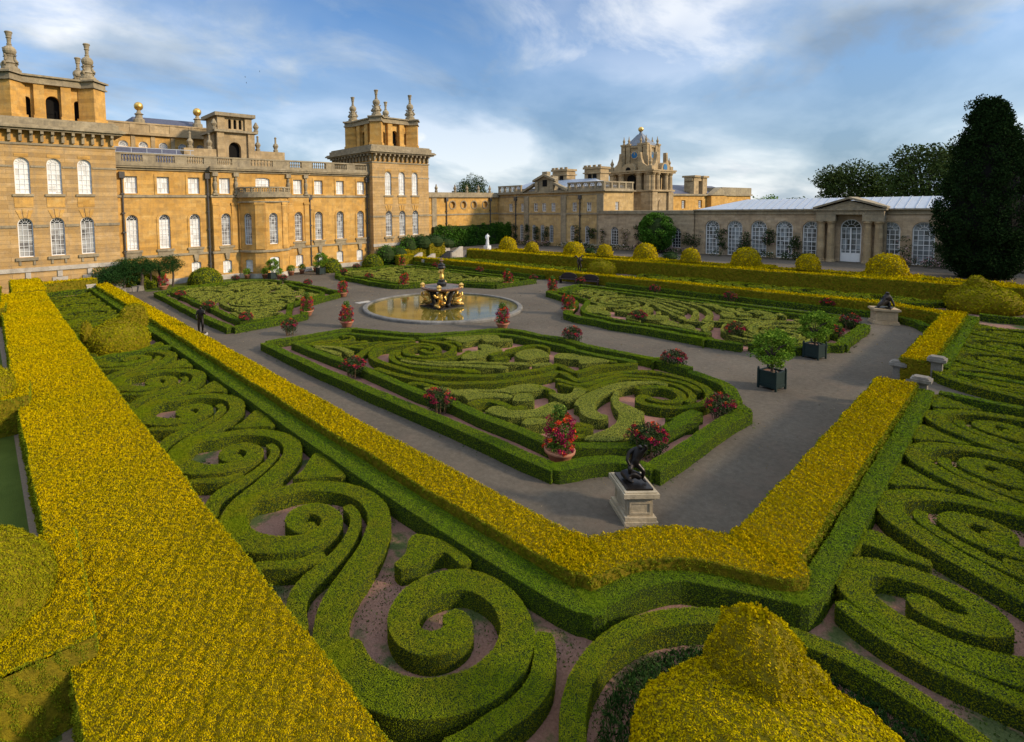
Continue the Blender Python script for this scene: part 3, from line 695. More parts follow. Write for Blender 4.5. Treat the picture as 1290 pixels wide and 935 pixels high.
spi_1 = chain((5, [(30, 470), (180, 455), (330, 470), (440, 515), (475, 560), (420, 598), (280, 600), (160, 575), (100, 548), (55, 570), (60, 612), (180, 645), (350, 662), (520, 657), (680, 630), (765, 560), (740, 490), (640, 425), (500, 370), (330, 325), (150, 300), (0, 297)]), (4, [(850, 465), (700, 488), (560, 512), (440, 545), (385, 555), (300, 512), (205, 466), (100, 487), (0, 507)]), (3, [(850, 608), (700, 632), (400, 655), (0, 657)]), (2, [(800, 635), (700, 620), (450, 565), (280, 515)]))
spi_2 = chain((4, [(960, 378), (880, 392), (600, 412), (400, 462), (352, 465), (270, 425), (180, 393), (100, 420), (0, 445)]), (3, [(900, 530), (700, 562), (400, 588), (0, 577)]), (2, [(800, 568), (700, 558), (480, 500), (300, 440), (240, 400), (235, 350), (300, 305), (420, 285), (540, 272), (650, 263), (780, 262), (860, 283), (905, 315), (870, 345), (790, 348), (740, 328)]))
A_ = lambda k, pts: np.array(t8(k, pts))
PIECES = [
 ('outer hedge', [S(outer1, .5, True), S(outer2, .46), S(outer3, .5, True), S(outer4, .48), S(outer5, .48, True), S(outer6, .44), S(outer7, .46, True)], 'D'),
 ('inner straight frame hedge', [S(inn_a, .44, True), S(inn_b, .42, True), S(inn_c, .42, True)], 'D'),
 ('inner frame hedge by the fountain', [S(inn_d, .36), S(inn_e, .36), S(inn_f, .38)], 'D'),
 ('outer-end spiral with its long double tail', [S(spi_1, .33, False, .14)], 'B'),
 ('fountain-end spiral with its long double tail', [S(spi_2, .34, False, .14)], 'B'),
 ('hooked band inside the fountain-end spiral', [S(A_(2, [(830, 302), (740, 288), (640, 297), (575, 325), (575, 355), (640, 378), (780, 390), (940, 373), (1045, 335), (1055, 290), (960, 252), (800, 234), (735, 218)]), .28, False, .12)], 'B'),
 ('arched band over the fountain-end spiral', [S(A_(2, [(90, 382), (170, 330), (300, 280), (420, 247), (560, 236), (655, 230)]), .32)], 'B'),
 ('second ring under the fountain-end spiral', [S(np.vstack([A_(2, [(515, 332), (455, 345), (428, 390), (475, 440), (600, 482), (760, 502), (900, 512), (1100, 522), (1290, 540)]), A_(3, [(200, 545), (350, 550)])]), .28)], 'B'),
 ('short arm under the fountain-end spiral', [S(np.vstack([A_(2, [(500, 348), (490, 372), (530, 402), (650, 420), (800, 430), (1000, 410), (1130, 385), (1215, 340)])]), .26)], 'B'),
 ('club-ended arm in the middle', [S(np.vstack([A_(2, [(540, 427), (650, 450), (850, 470), (1050, 475)]), A_(3, [(200, 480), (400, 490), (520, 492), (610, 505)])]), [.26, .28, .3, .34, .5, .5])], 'P'),
 ('upper club-ended arm in the middle', [S(np.vstack([A_(2, [(790, 440), (950, 450), (1150, 450)]), A_(3, [(320, 447), (500, 457), (650, 462), (760, 460), (830, 468)])]), [.24, .26, .3, .3, .42])], 'P'),
 ('broad notched block near the fountain pot', [Pg(A_(3, [(0, 207), (130, 190), (350, 175), (530, 180), (570, 210), (680, 217), (655, 237), (420, 240), (370, 215), (190, 248), (110, 232)]))], 'P'),
 ('small hooked stroke near the fountain spiral', [S(A_(3, [(-20, 238), (60, 240), (130, 248), (160, 280)]), .26)], 'B'),
 ('flame-shaped block in the middle', [Pg(A_(3, [(340, 272), (430, 266), (500, 290), (580, 315), (570, 335), (440, 372), (330, 412), (170, 410), (250, 352), (380, 325), (345, 297)]))], 'P'),
 ('upper fan stroke in the middle', [S(A_(3, [(470, 375), (560, 357), (655, 347)]), .32)], 'B'),
 ('lower fan stroke in the middle', [S(A_(3, [(500, 420), (580, 412), (640, 405)]), .26)], 'B'),
 ('crescent over the round block', [S(A_(3, [(640, 332), (760, 297), (900, 278), (1000, 287), (1050, 302)]), .30)], 'B'),
 ('round fruit-shaped block', [Pg(A_(3, [(710, 380), (780, 332), (900, 317), (1000, 332), (1058, 375), (1045, 400), (930, 410), (850, 428), (765, 410)]))], 'P'),
 ('small oval block under the round one', [Pg(A_(3, [(890, 472), (960, 458), (1065, 455), (1085, 470), (960, 487), (905, 490)]))], 'P'),
 ('arrow-shaped block by the middle path', [Pg(A_(4, [(150, 308), (200, 282), (330, 285), (430, 310), (560, 325), (690, 347), (690, 365), (420, 382), (392, 347), (165, 330)]))], 'P'),
 ('tiny stub by the middle path', [S(A_(4, [(708, 362), (785, 365)]), .32)], 'B'),
 ('upper trailing ribbon of the outer-end spiral', [S(np.vstack([A_(4, [(182, 542), (280, 572), (400, 595), (500, 585), (620, 550), (760, 515), (860, 502), (1000, 507), (1200, 525)]), A_(5, [(320, 378), (450, 402), (560, 442), (635, 490)])]), .27)], 'B'),
 ('lower trailing ribbon of the outer-end spiral', [S(np.vstack([A_(4, [(202, 585), (300, 612), (400, 622), (480, 648), (600, 602), (750, 557), (880, 537), (1080, 542)]), A_(5, [(230, 395), (340, 420), (430, 442), (540, 500), (590, 560), (525, 600)])]), .25)], 'B'),
 ('big sickle sweeping to the outer-end spiral', [Pg(A_(7, [(670, 400), (700, 350), (770, 297), (900, 242), (1050, 192), (1200, 172), (1290, 172), (1290, 200), (1120, 238), (980, 300), (890, 375), (885, 440), (940, 490), (1010, 512), (1000, 542), (860, 540), (745, 490), (722, 422)])), S(A_(4, [(880, 588), (1050, 577), (1180, 577), (1270, 603)]), .3)], 'P'),
 ('anvil-shaped block below the outer-end spiral', [Pg(A_(8, [(560, 170), (600, 105), (640, 105), (640, 190), (720, 232), (860, 300), (898, 322), (872, 430), (918, 470), (745, 530), (640, 600), (300, 590), (360, 540), (520, 482), (620, 412), (640, 322), (592, 262)]))], 'P'),
 ('cup-shaped block beside the big sickle', [Pg(A_(7, [(422, 290), (452, 272), (600, 290), (655, 262), (680, 228), (780, 240), (788, 265), (705, 320), (600, 358), (500, 332)]))], 'P'),
 ('thin hook beside the cup-shaped block', [S(A_(7, [(270, 197), (380, 227), (452, 255), (440, 285)]), .26)], 'B'),
 ('toothed leaf block along the double band', [Pg(A_(6, [(630, 237), (760, 247), (900, 232), (1000, 207), (1180, 187), (1330, 207), (1338, 235), (1200, 260), (1080, 262), (1000, 280), (900, 262), (690, 262)]))], 'P'),
 ('wavy leaf block below the toothed leaf', [Pg(A_(6, [(400, 250), (620, 242), (700, 275), (900, 280), (1000, 300), (1005, 328), (800, 325), (640, 340), (560, 350), (535, 328), (500, 300), (430, 300)]))], 'P'),
 ('square-cut block at the leaf tips', [Pg(A_(6, [(1022, 330), (1060, 292), (1185, 282), (1220, 320), (1218, 362), (1025, 358)]))], 'P'),
 ('snaking stroke along the inner frame', [S(A_(6, [(590, 392), (700, 362), (820, 362), (920, 392), (1010, 430), (1125, 420)]), .32)], 'B'),
 ('long whale-shaped block along the inner frame', [Pg(A_(7, [(-230, 462), (-160, 418), (-60, 415), (10, 450), (150, 452), (280, 440), (380, 400), (480, 370), (560, 397), (570, 435), (480, 480), (330, 515), (0, 520), (-150, 490)]))], 'P'),
 ('half-moon block at the inner frame', [Pg(A_(7, [(140, 570), (200, 532), (300, 532), (420, 552), (400, 580), (280, 590), (170, 597)]))], 'P'),
 ('bent hook behind the corner pot', [S(A_(7, [(680, 590), (760, 592), (825, 612), (780, 632), (680, 642)]), .28)], 'B'),
 ('stub in front of the anvil block', [S(A_(7, [(640, 718), (785, 716)]), .3)], 'B'),
 ('short bar at the foot of the double band', [S(A_(2, [(615, 662), (720, 662), (820, 690), (880, 702)]), .3)], 'B'),
 ('flat tongue-shaped block near the shrub', [Pg(A_(6, [(110, 232), (250, 217), (390, 235), (420, 262), (370, 298), (200, 288)]))], 'P'),
 ('upper palm frond at the tip', [S(A_(1, [(545, 267), (700, 237), (860, 217)]), .26)], 'B'),
 ('curled palm frond at the tip', [S(A_(1, [(560, 276), (800, 252), (990, 215), (985, 185), (905, 182)]), .26)], 'B'),
 ('middle palm frond at the tip', [S(A_(1, [(600, 278), (900, 262), (1135, 232)]), .26)], 'B'),
 ('club-ended palm frond at the tip', [S(A_(1, [(620, 285), (850, 302), (970, 345)]), [.24, .3, .5])], 'P'),
 ('lower palm frond at the tip', [S(A_(1, [(640, 302), (760, 332), (850, 362)]), [.24, .3, .42])], 'P'),
 ('forked palm frond at the tip', [S(A_(1, [(750, 277), (950, 292), (1095, 305)]), .3), S(A_(1, [(1000, 285), (1130, 265), (1290, 243)]), .26)], 'B'),
]
BEDS = [('front parterre', lambda x, y: (x, y)), ('left parterre', lambda x, y: (x, 62.6 - y)), ('right parterre', lambda x, y: (55.75 - x, y)), ('far parterre', lambda x, y: (55.75 - x, 62.6 - y))]
for bi, (bn, bf) in enumerate(BEDS):
    mp = lambda P: np.array([bf(a, b) for a, b in P])
    soilpoly = mp(np.vstack([outer1, outer2, outer3, outer4, outer5, outer6, outer7]))
    b = MB(); b.prism(soilpoly, -.05, .02 + .0005 * bi); tag(b.build('parterre_soil', M_SOIL), kind='structure')
    for pn, shapes, ty in PIECES:
        sh = [('s', mp(s[1]), *s[2:]) if s[0] == 's' else ('p', mp(s[1]), s[2]) for s in shapes]
        z = .42 if ty == 'D' else (.40 if ty == 'B' else .405)
        lab = '%s of the %s, clipped box' % (pn, bn)
        hedge('frame_hedge' if ty == 'D' else 'box_hedge', lab, 'hedge', sh, 0., z, {'D': BOXD, 'B': BOX if bi == 0 else BOXP, 'P': BOXP}[ty], 'box hedges of the ' + bn, cover=1.6)

FR = MB()                                               # grass creeping out along the foot of the parterre hedges
for bn, bf in BEDS:
    for o_ in (outer1, outer2, outer3, outer4, outer5, outer6, outer7):
        C = np.array([bf(a, b) for a, b in spline(np.array(o_), .05)]); n = len(C) * (3 if bn in ('front parterre', 'right parterre') else 1)
        i = rng.integers(0, len(C), n); ctr = np.array([bf(a, b) for a, b in (outer1 + outer5)]).mean(0) if False else C.mean(0)
        P = np.c_[C[i] + rng.normal(size=(n, 2)) * .17, np.full(n, .012)]; d = np.linalg.norm(P - CAM, axis=1)
        keep = wav(P[:, 0] * .8, P[:, 1] * .8) > -.25; P = P[keep]; d = d[keep]
        FR.quads(diamonds(P, rng.normal(size=P.shape) * .8 + np.array([0, 0, .5]), d * .0036 * rng.uniform(.6, 1.4, len(P)), .4), 0)
tag(FR.build('grass_fringe', MATS['weed_leaf']), kind='stuff')
LT = MB(); n = 2600                                      # stray leaves on the gravel
P = np.c_[rng.uniform(9.5, 46, n), rng.uniform(4.5, 58, n), np.full(n, .008)]; d = np.linalg.norm(P - CAM, axis=1)
LT.quads(diamonds(P, rng.normal(size=P.shape) * np.array([1, 1, .05]), d * .0022 * rng.uniform(.6, 1.3, n), .5), 0)
tag(LT.build('leaf_litter', leaf_mat('fallen_leaf', (.16, .10, .04), (.24, .17, .07), (.34, .28, .16))), kind='stuff')
# ------------------------------------------------------------------ windows (each kind modelled once, then copied)
WIN = {}
def window_proto(kind, w, h, arched, nx, ny, pane, rise=None, bar=.035, fr=.075, mid=None):
    F = Frame((0, 0, 0), (1, 0, 0), (0, -1, 0)); mb = MB()
    seg = 10; rs = (w / 2 if rise is None else rise) if arched else 0
    outl = arch(-w / 2, w / 2, 0, h, rs, seg); innl = arch(-w / 2 + fr, w / 2 - fr, fr, h - fr, (rs * (w / 2 - fr) / (w / 2)) if arched else 0, seg)
    ring(mb, F, innl, outl, -.05, .03)
    top = h - rs if arched else h
    for i in range(1, nx):
        u = -w / 2 + w * i / nx; fbox(mb, F, u - bar / 2, u + bar / 2, fr, top, -.035, .006)
    for j in range(1, ny + (1 if arched else 0)):
        v = top * j / ny; fbox(mb, F, -w / 2 + fr * .5, w / 2 - fr * .5, v - bar / 2 * (1.5 if mid == j else 1), v + bar / 2 * (1.5 if mid == j else 1), -.03, .011 + (.02 if mid == j else 0))
    if arched and rs > .3:                            # fanlight
        for a in (30, 62, 90, 118, 150):
            t = R_(a); mb.tube([F.P(.36 * rs * math.cos(t), top + .36 * rs * math.sin(t), -.012), F.P((rs - fr) * math.cos(t) * (w / 2) / rs * .98, top + (rs - fr) * math.sin(t), -.012)], bar * .45, 4)
        mb.tube([F.P(.38 * rs * math.cos(t), top + .38 * rs * math.sin(t), -.012) for t in np.linspace(0, math.pi, 9)], bar * .5, 4)
    o = mb.build('window', M_WHITE); COL.objects.unlink(o)
    pb = MB(); pl = arch(-w / 2 + fr * .5, w / 2 - fr * .5, fr * .5, h - fr * .5, (rs * .97) if arched else 0, seg)
    if arched and rs > .3:
        low = [p for p in pl if p[1] <= top + 1e-6]; hi = [p for p in pl if p[1] >= top - 1e-6]
        pb.faces([F.P(a, b, -.045) for a, b in [pl[0], pl[1], (pl[1][0], top), (pl[0][0], top)]], [(0, 1, 2, 3)], 0)
        hp = [(pl[1][0], top)] + [p for p in pl[2:] if p[1] > top] + [(pl[0][0], top)]
        pb.faces([F.P(a, b, -.045) for a, b in hp], [tuple(range(len(hp)))], 1)
    else: pb.faces([F.P(a, b, -.045) for a, b in pl], [tuple(range(len(pl)))], 0)
    p = pb.build('pane', pane); COL.objects.unlink(p)
    WIN[kind] = (o, p)
def put_window(kind, F, u, v, d, parent, name='window'):
    o, p = WIN[kind]
    c = link(o.copy()); c.name = name; c.location = [float(q) for q in F.P(u, v, d)]; c.rotation_euler = (0, 0, F.rot())
    pos = c.location.copy(); pl = Vector((0, 0, 0)); q = parent
    while q: pl += q.location; q = q.parent
    c.parent = parent; c.location = pos - pl
    g = link(p.copy()); g.parent = c
    return c
window_proto('tower_up', 1.15, 3.35, True, 3, 6, [M_PANEW, M_PANEW])
window_proto('tower_lo', 1.15, 3.6, True, 3, 6, [M_PANEG, M_PANED])
window_proto('wing_main', 1.10, 3.68, True, 3, 6, [M_PANEW, M_PANED])
window_proto('wing_main_b', 1.05, 3.68, True, 3, 6, [M_PANEG, M_PANED])
window_proto('wing_attic', 1.20, 1.78, False, 3, 3, [M_PANEW])
window_proto('wing_attic_wide', 1.8, 1.2, True, 4, 2, [M_PANEW, M_PANEW], rise=.25)
window_proto('base', 1.03, 1.5, True, 3, 3, [M_PANEW, M_PANEW], rise=.16)
window_proto('lunette', 1.1, .75, True, 4, 1, [M_PANEG, M_PANEG], rise=.5)
window_proto('range_attic', .78, 1.42, False, 2, 3, [M_PANEG])
window_proto('range_low', .80, 3.0, True, 3, 6, [M_PANED, M_PANED])
window_proto('garden_wall', 1.2, 2.75, True, 3, 5, [M_PANED, M_PANED])
window_proto('orangery', 1.72, 4.45, True, 4, 7, [M_PANEO, M_PANEO], bar=.05, fr=.1, mid=4)
window_proto('orangery_door', 1.85, 4.75, True, 4, 6, [M_PANEO, M_PANED], bar=.05, fr=.1)

def front(Y): return Frame((0, Y, 0), (1, 0, 0), (0, -1, 0))
def side(X): return Frame((X, 0, 0), (0, -1, 0), (-1, 0, 0))     # u = -y on walls that face -x
def part(mb, name, m, root, smooth=False): return mb.build(name, m, root, smooth)

def split(mb, name, m, root, n=1):                    # every block of a row as a part of its own
    P = 0; k = 0; nv = len(mb.V)
    starts = np.concatenate([[0], np.cumsum([len(v) for v in mb.V])])
    li = 0
    for c in range(0, nv, n):
        a, b = starts[c], starts[min(nv, c + n)]
        q = MB(); q.V = mb.V[c:c + n]; q.n = b - a
        while li < len(mb.L) and mb.L[li].max() < b: q.L.append(mb.L[li] - a); q.T.append(mb.T[li]); q.M.append(mb.M[li]); li += 1
        q.build(name, m, root)
FIN = [(.78, 0), (.78, .28), (.62, .34), (.60, .62), (.72, .70), (.50, .95), (.40, 1.3), (.46, 1.42), (.36, 1.5), (.50, 1.62), (.58, 1.85), (.56, 2.05), (.42, 2.25), (.24, 2.36), (.20, 2.45), (.24, 2.52), (.17, 2.62), (.19, 3.05), (.27, 3.12), (.22, 3.2), (.30, 3.55), (.36, 3.62), (.30, 3.72)]
def finial_mesh():
    mb = MB(); mb.box(-.8, .8, -.8, .8, 0, .22); mb.lathe([(r * .95, z + .2) for r, z in FIN], seg=14)
    for a in range(4):                                 # scrolled leaves round the stem
        t = a * math.pi / 2 + math.pi / 4; c, s_ = math.cos(t), math.sin(t)
        mb.tube([(c * q, s_ * q, z) for q, z in ((.62, .75), (.72, .95), (.55, 1.2), (.46, 1.45), (.58, 1.66), (.68, 1.6))], [.12, .15, .12, .1, .1, .06], 6)
    o = mb.build('finial', M_TRIM); COL.objects.unlink(o); return o
FINIAL = finial_mesh()
def put_finial(x, y, z, s, root):
    o = link(FINIAL.copy()); o.parent = root; o.location = Vector((x, y, z)) - root.location; o.scale = (s, s, s); return o

def tower(label, x0, x1, Yf, wins, dz=0.):
    t = thing('palace_tower', label, 'tower', ((x0 + x1) / 2, Yf + 5.2, 0), 0, 'corner towers of the palace')
    D = 10.6; F = front(Yf); Fs = side(x0); cx = (x0 + x1) / 2
    hs = []; ups = [cx - 2.45, cx, cx + 2.45]
    for u in ups: hs += [arch(u - .575, u + .575, 9.8, 13.15), arch(u - .575, u + .575, 3.95, 7.55)]
    mb = MB(); wall(mb, F, [(x0, 0), (x1, 0), (x1, 14.5), (x0, 14.5)], hs, .32)
    wall(mb, Fs, [(-Yf - D, 0), (-Yf, 0), (-Yf, 14.5), (-Yf - D, 14.5)], [], .3)
    mb.box(x0 + .02, x1 - .01, Yf + .34, Yf + D, 0, 14.5)
    part(mb, 'wall', M_RUST, t)
    mb = MB()
    for z0, z1, d in ((6.66, 6.92, .08), (12.24, 12.42, .07), (14.3, 14.5, .10)):
        segs = [(x0 - d, ups[0] - .66), (ups[0] + .66, ups[1] - .66), (ups[1] + .66, ups[2] - .66), (ups[2] + .66, x1 + d)] if z0 < 13 else [(x0 - d, x1 + d)]
        for a, b in segs: fbox(mb, F, a, b, z0, z1, -.05, d)
        fbox(mb, Fs, -Yf - D, -Yf - .02, z0, z1, -.05, d)
    split(mb, 'string_course', M_TRIM, t)
    mb = MB(); fbox(mb, F, x0 - .14, x1 + .14, 0, .7, -.05, .16); fbox(mb, F, x0 - .12, x1 + .12, 2.55, 2.95, -.05, .14)
    for u in ups: fbox(mb, F, u - .62, u + .62, .9, 1.9, -.05, .1); fbox(mb, F, u - .2, u + .2, 1.95, 2.5, -.05, .12)
    split(mb, 'plinth', M_PALE, t)
    mb = MB()
    for u in ups:
        fbox(mb, F, u - .70, u + .70, 8.55, 9.45, -.02, .05); fbox(mb, F, u - .52, u + .52, 13.2, 13.5, -.02, .04)
        for s_ in (-1, 0, 1):                           # keystone wedges over the lower windows
            fpoly(mb, F, [(u + s_ * .26 - .09, 7.6 - abs(s_) * .10), (u + s_ * .26 + .09, 7.6 - abs(s_) * .10), (u + s_ * .48 + .17, 8.4 - abs(s_) * .12), (u + s_ * .48 - .17, 8.4 - abs(s_) * .12)], -.02, .05 + .015 * (s_ == 0))
    split(mb, 'apron_panel', M_WALL, t, 5)
    mb = MB()
    for u in ups: 
        fbox(mb, F, u - .80, u + .80, 9.56, 9.78, -.03, .14); fbox(mb, F, u - .85, u + .85, 3.62, 3.9, -.03, .18); fbox(mb, F, u - .62, u - .45, 3.2, 3.6, -.03, .1); fbox(mb, F, u + .45, u + .62, 3.2, 3.6, -.03, .1)
    split(mb, 'sill', M_TRIM, t)
    for u in ups: put_window('tower_up', F, u, 9.8, -.19, t); put_window('tower_lo', F, u, 3.95, -.19, t)
    mb = MB(); mb.box(x0 + .05, x1 - .05, Yf + .05, Yf + D - .05, 14.5, 15.6); part(mb, 'frieze', M_WALL, t)
    mb = MB(); n = 13
    for i in range(n):
        u = x0 + .3 + (x1 - x0 - .6) * i / (n - 1)
        for (z0, z1, d) in ((14.62, 15.3, .28), (15.3, 15.56, .62)): fbox(mb, F, u - .12, u + .12, z0, z1, -.1, d)
    for i in range(n):
        u = -Yf - .3 - (D - .6) * i / (n - 1)
        for (z0, z1, d) in ((14.62, 15.3, .28), (15.3, 15.56, .62)): fbox(mb, Fs, u - .12, u + .12, z0, z1, -.1, d)
    split(mb, 'bracket', M_TRIM, t, 2)
    mb = MB()
    for z0, z1, e in ((15.6, 15.78, .62), (15.78, 15.98, .85), (15.98, 16.12, .7), (16.12, 16.62, .36), (16.62, 16.82, .15)): mb.box(x0 - e, x1 + e, Yf - e, Yf + D + e, z0, z1)
    part(mb, 'cornice', M_TRIM, t)
    # open belvedere
    cx += .4; hw = 3.75; pc = 3.3; yc = Yf + D / 2; mb = MB(); db = MB(); dbx = hw - 1.5
    for k in range(4):
        an = k * math.pi / 2; u = np.array([math.cos(an), math.sin(an), 0]); nrm = np.array([math.sin(an), -math.cos(an), 0])
        o = np.array([cx, yc, 0]) + nrm * (hw - .55); Fk = Frame(o, u, nrm)
        holes = [arch(-.56, .56, 16.9, 19.35), arch(-2.35, -1.75, 16.9, 19.1), arch(1.75, 2.35, 16.9, 19.1)]
        wall(mb, Fk, [(-2.7, 16.8), (2.7, 16.8), (2.7, 20.3), (-2.7, 20.3)], holes, .5)
        for s_ in (-1, 1):
            fbox(mb, Fk, min(s_ * .66, s_ * 1.5), max(s_ * .66, s_ * 1.5), 17.35, 20.3, -.2, .42); fbox(mb, Fk, min(s_ * .6, s_ * 1.58), max(s_ * .6, s_ * 1.58), 16.8, 17.35, -.2, .52)
            fbox(mb, Fk, min(s_ * .57, s_ * .75), max(s_ * .57, s_ * .75), 18.55, 18.75, -.1, .12)
        fbox(db, Fk, -2.6, 2.6, 16.8, 20.2, -.95, -.52)
        for g in (-.3, 0, .3): fbox(db, Fk, g - .02, g + .02, 16.9, 17.9, -.12, -.08)
        fbox(db, Fk, -.55, .55, 17.86, 17.9, -.12, -.08)
    for sx in (-1, 1):
        for sy in (-1, 1):
            q = lambda e: [(cx + sx * pc + a * e, yc + sy * pc + b_ * e) for a, b_ in ((1, 0), (0, 1), (-1, 0), (0, -1))]
            mb.prism(q(1.18), 17.35, 20.3); mb.prism(q(1.34), 16.8, 17.35)
    part(mb, 'belvedere', M_WALL, t); part(db, 'interior', M_DARK, t)
    mb = MB()
    for z0, z1, e in ((20.3, 20.44, .12), (20.44, 20.95, .0), (20.95, 21.12, .22)):
        mb.box(cx - hw + .1 - e, cx + hw - .1 + e, yc - hw + .1 - e, yc + hw - .1 + e, z0, z1)
        for sx in (-1, 1):
            for sy in (-1, 1): mb.prism([(cx + sx * pc + a * (1.25 + e * 1.4), yc + sy * pc + b_ * (1.25 + e * 1.4)) for a, b_ in ((1, 0), (0, 1), (-1, 0), (0, -1))], z0 + .003, z1 + .003)
        if 1:
            pass
    part(mb, 'parapet', M_TRIM, t)
    for sx in (-1, 1):
        for sy in (-1, 1): put_finial(cx + sx * 3.1, yc + sy * 3.1, 21.1, .98, t)
    return t
TY = 60.9
tower('golden stone palace tower at the left edge, with arched belvedere and tall finials', .55, 10.9, TY, 0)
tower('golden stone palace tower left of centre, at the far end of the long front', 42.3, 52.6, TY, 0)

# ---- the wing between the towers
wg = thing('palace_wing', 'long golden palace front with a central bow between the two corner towers', 'palace wing', (26.6, 66, 0))
F = front(62.); WM = [12.33, 15.49, 18.67, 34.34, 37.59, 40.87]; WA = [12.37, 15.51, 18.7, 34.4, 37.67, 41.0]; WB = [18.65, 37.45, 40.65, 34.4]
mb = MB(); hs = [arch(u - .55, u + .55, 3.95, 7.63) for u in WM] + [arch(u - .6, u + .6, 9.92, 11.7, 0) for u in WA] + [arch(u - .515, u + .515, .75, 2.25, .16) for u in WB]
wall(mb, F, [(10.9, 0), (20.5, 0), (20.5, 12.4), (10.9, 12.4)], [h for h in hs if h[0][0] < 20], .3)
wall(mb, F, [(32.7, 0), (42.3, 0), (42.3, 12.4), (32.7, 12.4)], [h for h in hs if h[0][0] > 30], .3)
F2 = front(61.55); CM = [21.99, 31.2]
holes2 = [arch(u - .52, u + .52, 3.95, 7.63) for u in CM] + [arch(u - .6, u + .6, 9.92, 11.7, 0) for u in (21.98, 31.2)] + [arch(25.7, 27.5, 10.66, 11.86, .25)] + [arch(u - .515, u + .515, .7, 2.2, .16) for u in (22.0, 31.2)]
wall(mb, F2, [(20.5, 0), (32.7, 0), (32.7, 12.4), (20.5, 12.4)], holes2, .3)
mb.box(20.5, 32.7, 61.9, 62.2, 0, 12.4); mb.box(10.9, 42.3, 62.35, 69, 0, 12.6)
mb.box(20.48, 20.5, 61.55, 62.2, 0, 12.4); mb.box(32.7, 32.72, 61.55, 62.2, 0, 12.4)
part(mb, 'wall', M_WALL, wg)
bc = (26.6, 61.75); br = 3.1; ang = [-90, -77, -42, -18, 18, 42, 77, 90]
bp = [(bc[0] + br * math.sin(R_(a)), bc[1] - br * math.cos(R_(a))) for a in ang]
mb = MB(); bowf = []
for i in range(7):
    p, q = np.array(bp[i]), np.array(bp[i + 1]); L = np.hypot(*(q - p)); u = (q - p) / L; Fk = Frame((*p, 0), (*u, 0), (u[1], -u[0], 0))
    hl = []
    if i in (1, 3, 5): hl = [arch(L / 2 - .525, L / 2 + .525, 3.95, 7.63)] + ([arch(L / 2 - .515, L / 2 + .515, .7, 2.2, .16)] if i != 3 else [arch(L / 2 - .6, L / 2 + .6, .15, 2.45, .2)]); bowf.append((Fk, L / 2, i))
    wall(mb, Fk, [(0, 0), (L, 0), (L, 9.7), (0, 9.7)], hl, .28)
mb.prism([(bc[0] + (br - .45) * math.sin(R_(a)), bc[1] - (br - .45) * math.cos(R_(a))) for a in ang], 0, 9.7)
part(mb, 'bow', M_WALL, wg)
mb = MB()
for i in (0, 2, 4, 6):
    p, q = np.array(bp[i]), np.array(bp[i + 1]); L = np.hypot(*(q - p)); u = (q - p) / L; Fk = Frame((*p, 0), (*u, 0), (u[1], -u[0], 0))
    fbox(mb, Fk, .12, L - .12, 3.4, 8.6, -.05, .12); fbox(mb, Fk, .05, L - .05, 8.6, 8.85, -.05, .18)
for u in (20.85, 23.0, 30.2, 32.35): fbox(mb, F2, u - .32, u + .32, 3.4, 8.6, -.05, .12); fbox(mb, F2, u - .38, u + .38, 8.6, 8.85, -.05, .18)
for u in WM + CM:                                     # arched window surrounds
    FF = F2 if u in CM else F
    ring(mb, FF, arch(u - .57, u + .57, 3.9, 7.66), arch(u - .80, u + .80, 3.9, 7.9), -.03, .06)
for u in WA + [21.98, 31.2]:
    FF = F2 if u in (21.98, 31.2) else F
    ring(mb, FF, arch(u - .62, u + .62, 9.9, 11.72, 0), arch(u - .86, u + .86, 9.78, 12.0, 0), -.03, .07)
split(mb, 'pilaster', M_WALL, wg)
mb = MB()
def band(z0, z1, d):
    fbox(mb, F, 10.95, 20.5 - d, z0, z1, -.05, d); fbox(mb, F, 32.7 + d, 42.28, z0, z1, -.05, d); fbox(mb, F2, 20.5 - d, 23.3, z0, z1, -.4, d); fbox(mb, F2, 29.9, 32.7 + d, z0, z1, -.4, d)
band(3.05, 3.3, .12); band(9.5, 9.76, .14)
def bowband(z0, z1, d):
    mb.prism([(bc[0] + (br + d) * math.sin(R_(a)), bc[1] - (br + d) * math.cos(R_(a))) for a in np.linspace(-90, 90, 15)], z0, z1)
bowband(3.05, 3.3, .12); bowband(9.45, 9.85, .3); bowband(8.85, 9.0, .1)
for u in WM + CM: FF = F2 if u in CM else F; fbox(mb, FF, u - .88, u + .88, 3.66, 3.9, -.03, .2); fbox(mb, FF, u - .78, u + .78, 3.31, 3.66, -.03, .1)
for u in WB + [22.0, 31.2]: FF = F2 if u in (22.0, 31.2) else F; fpoly(mb, FF, [(u - .16, 2.3), (u + .16, 2.3), (u + .28, 3.05), (u - .28, 3.05)], -.03, .2)
fbox(mb, F2, 23.2, 30.0, 8.3, 8.5, -.05, .05)
split(mb, 'string_course', M_TRIM, wg)
mb = MB(); fbox(mb, F, 10.95, 20.4, 0, .55, -.05, .18); fbox(mb, F, 32.8, 42.28, 0, .55, -.05, .18); fbox(mb, F2, 20.35, 32.85, 0, .55, -.4, .18)
mb.prism([(bc[0] + (br + .18) * math.sin(R_(a)), bc[1] - (br + .18) * math.cos(R_(a))) for a in ang], 0, .55)
part(mb, 'plinth', M_PALE, wg)
for u in WM: put_window('wing_main' if u < 20 else 'wing_main_b', F, u, 3.95, -.19, wg)
for u in CM: put_window('wing_main_b', F2, u, 3.95, -.19, wg)
for u in WA: put_window('wing_attic', F, u, 9.92, -.19, wg)
for u in (21.98, 31.2): put_window('wing_attic', F2, u, 9.92, -.19, wg); put_window('base', F2, u if u < 30 else 31.2, .72, -.19, wg)
put_window('wing_attic_wide', F2, 26.6, 10.66, -.19, wg)
for u in WB: put_window('base', F, u, .75, -.19, wg)
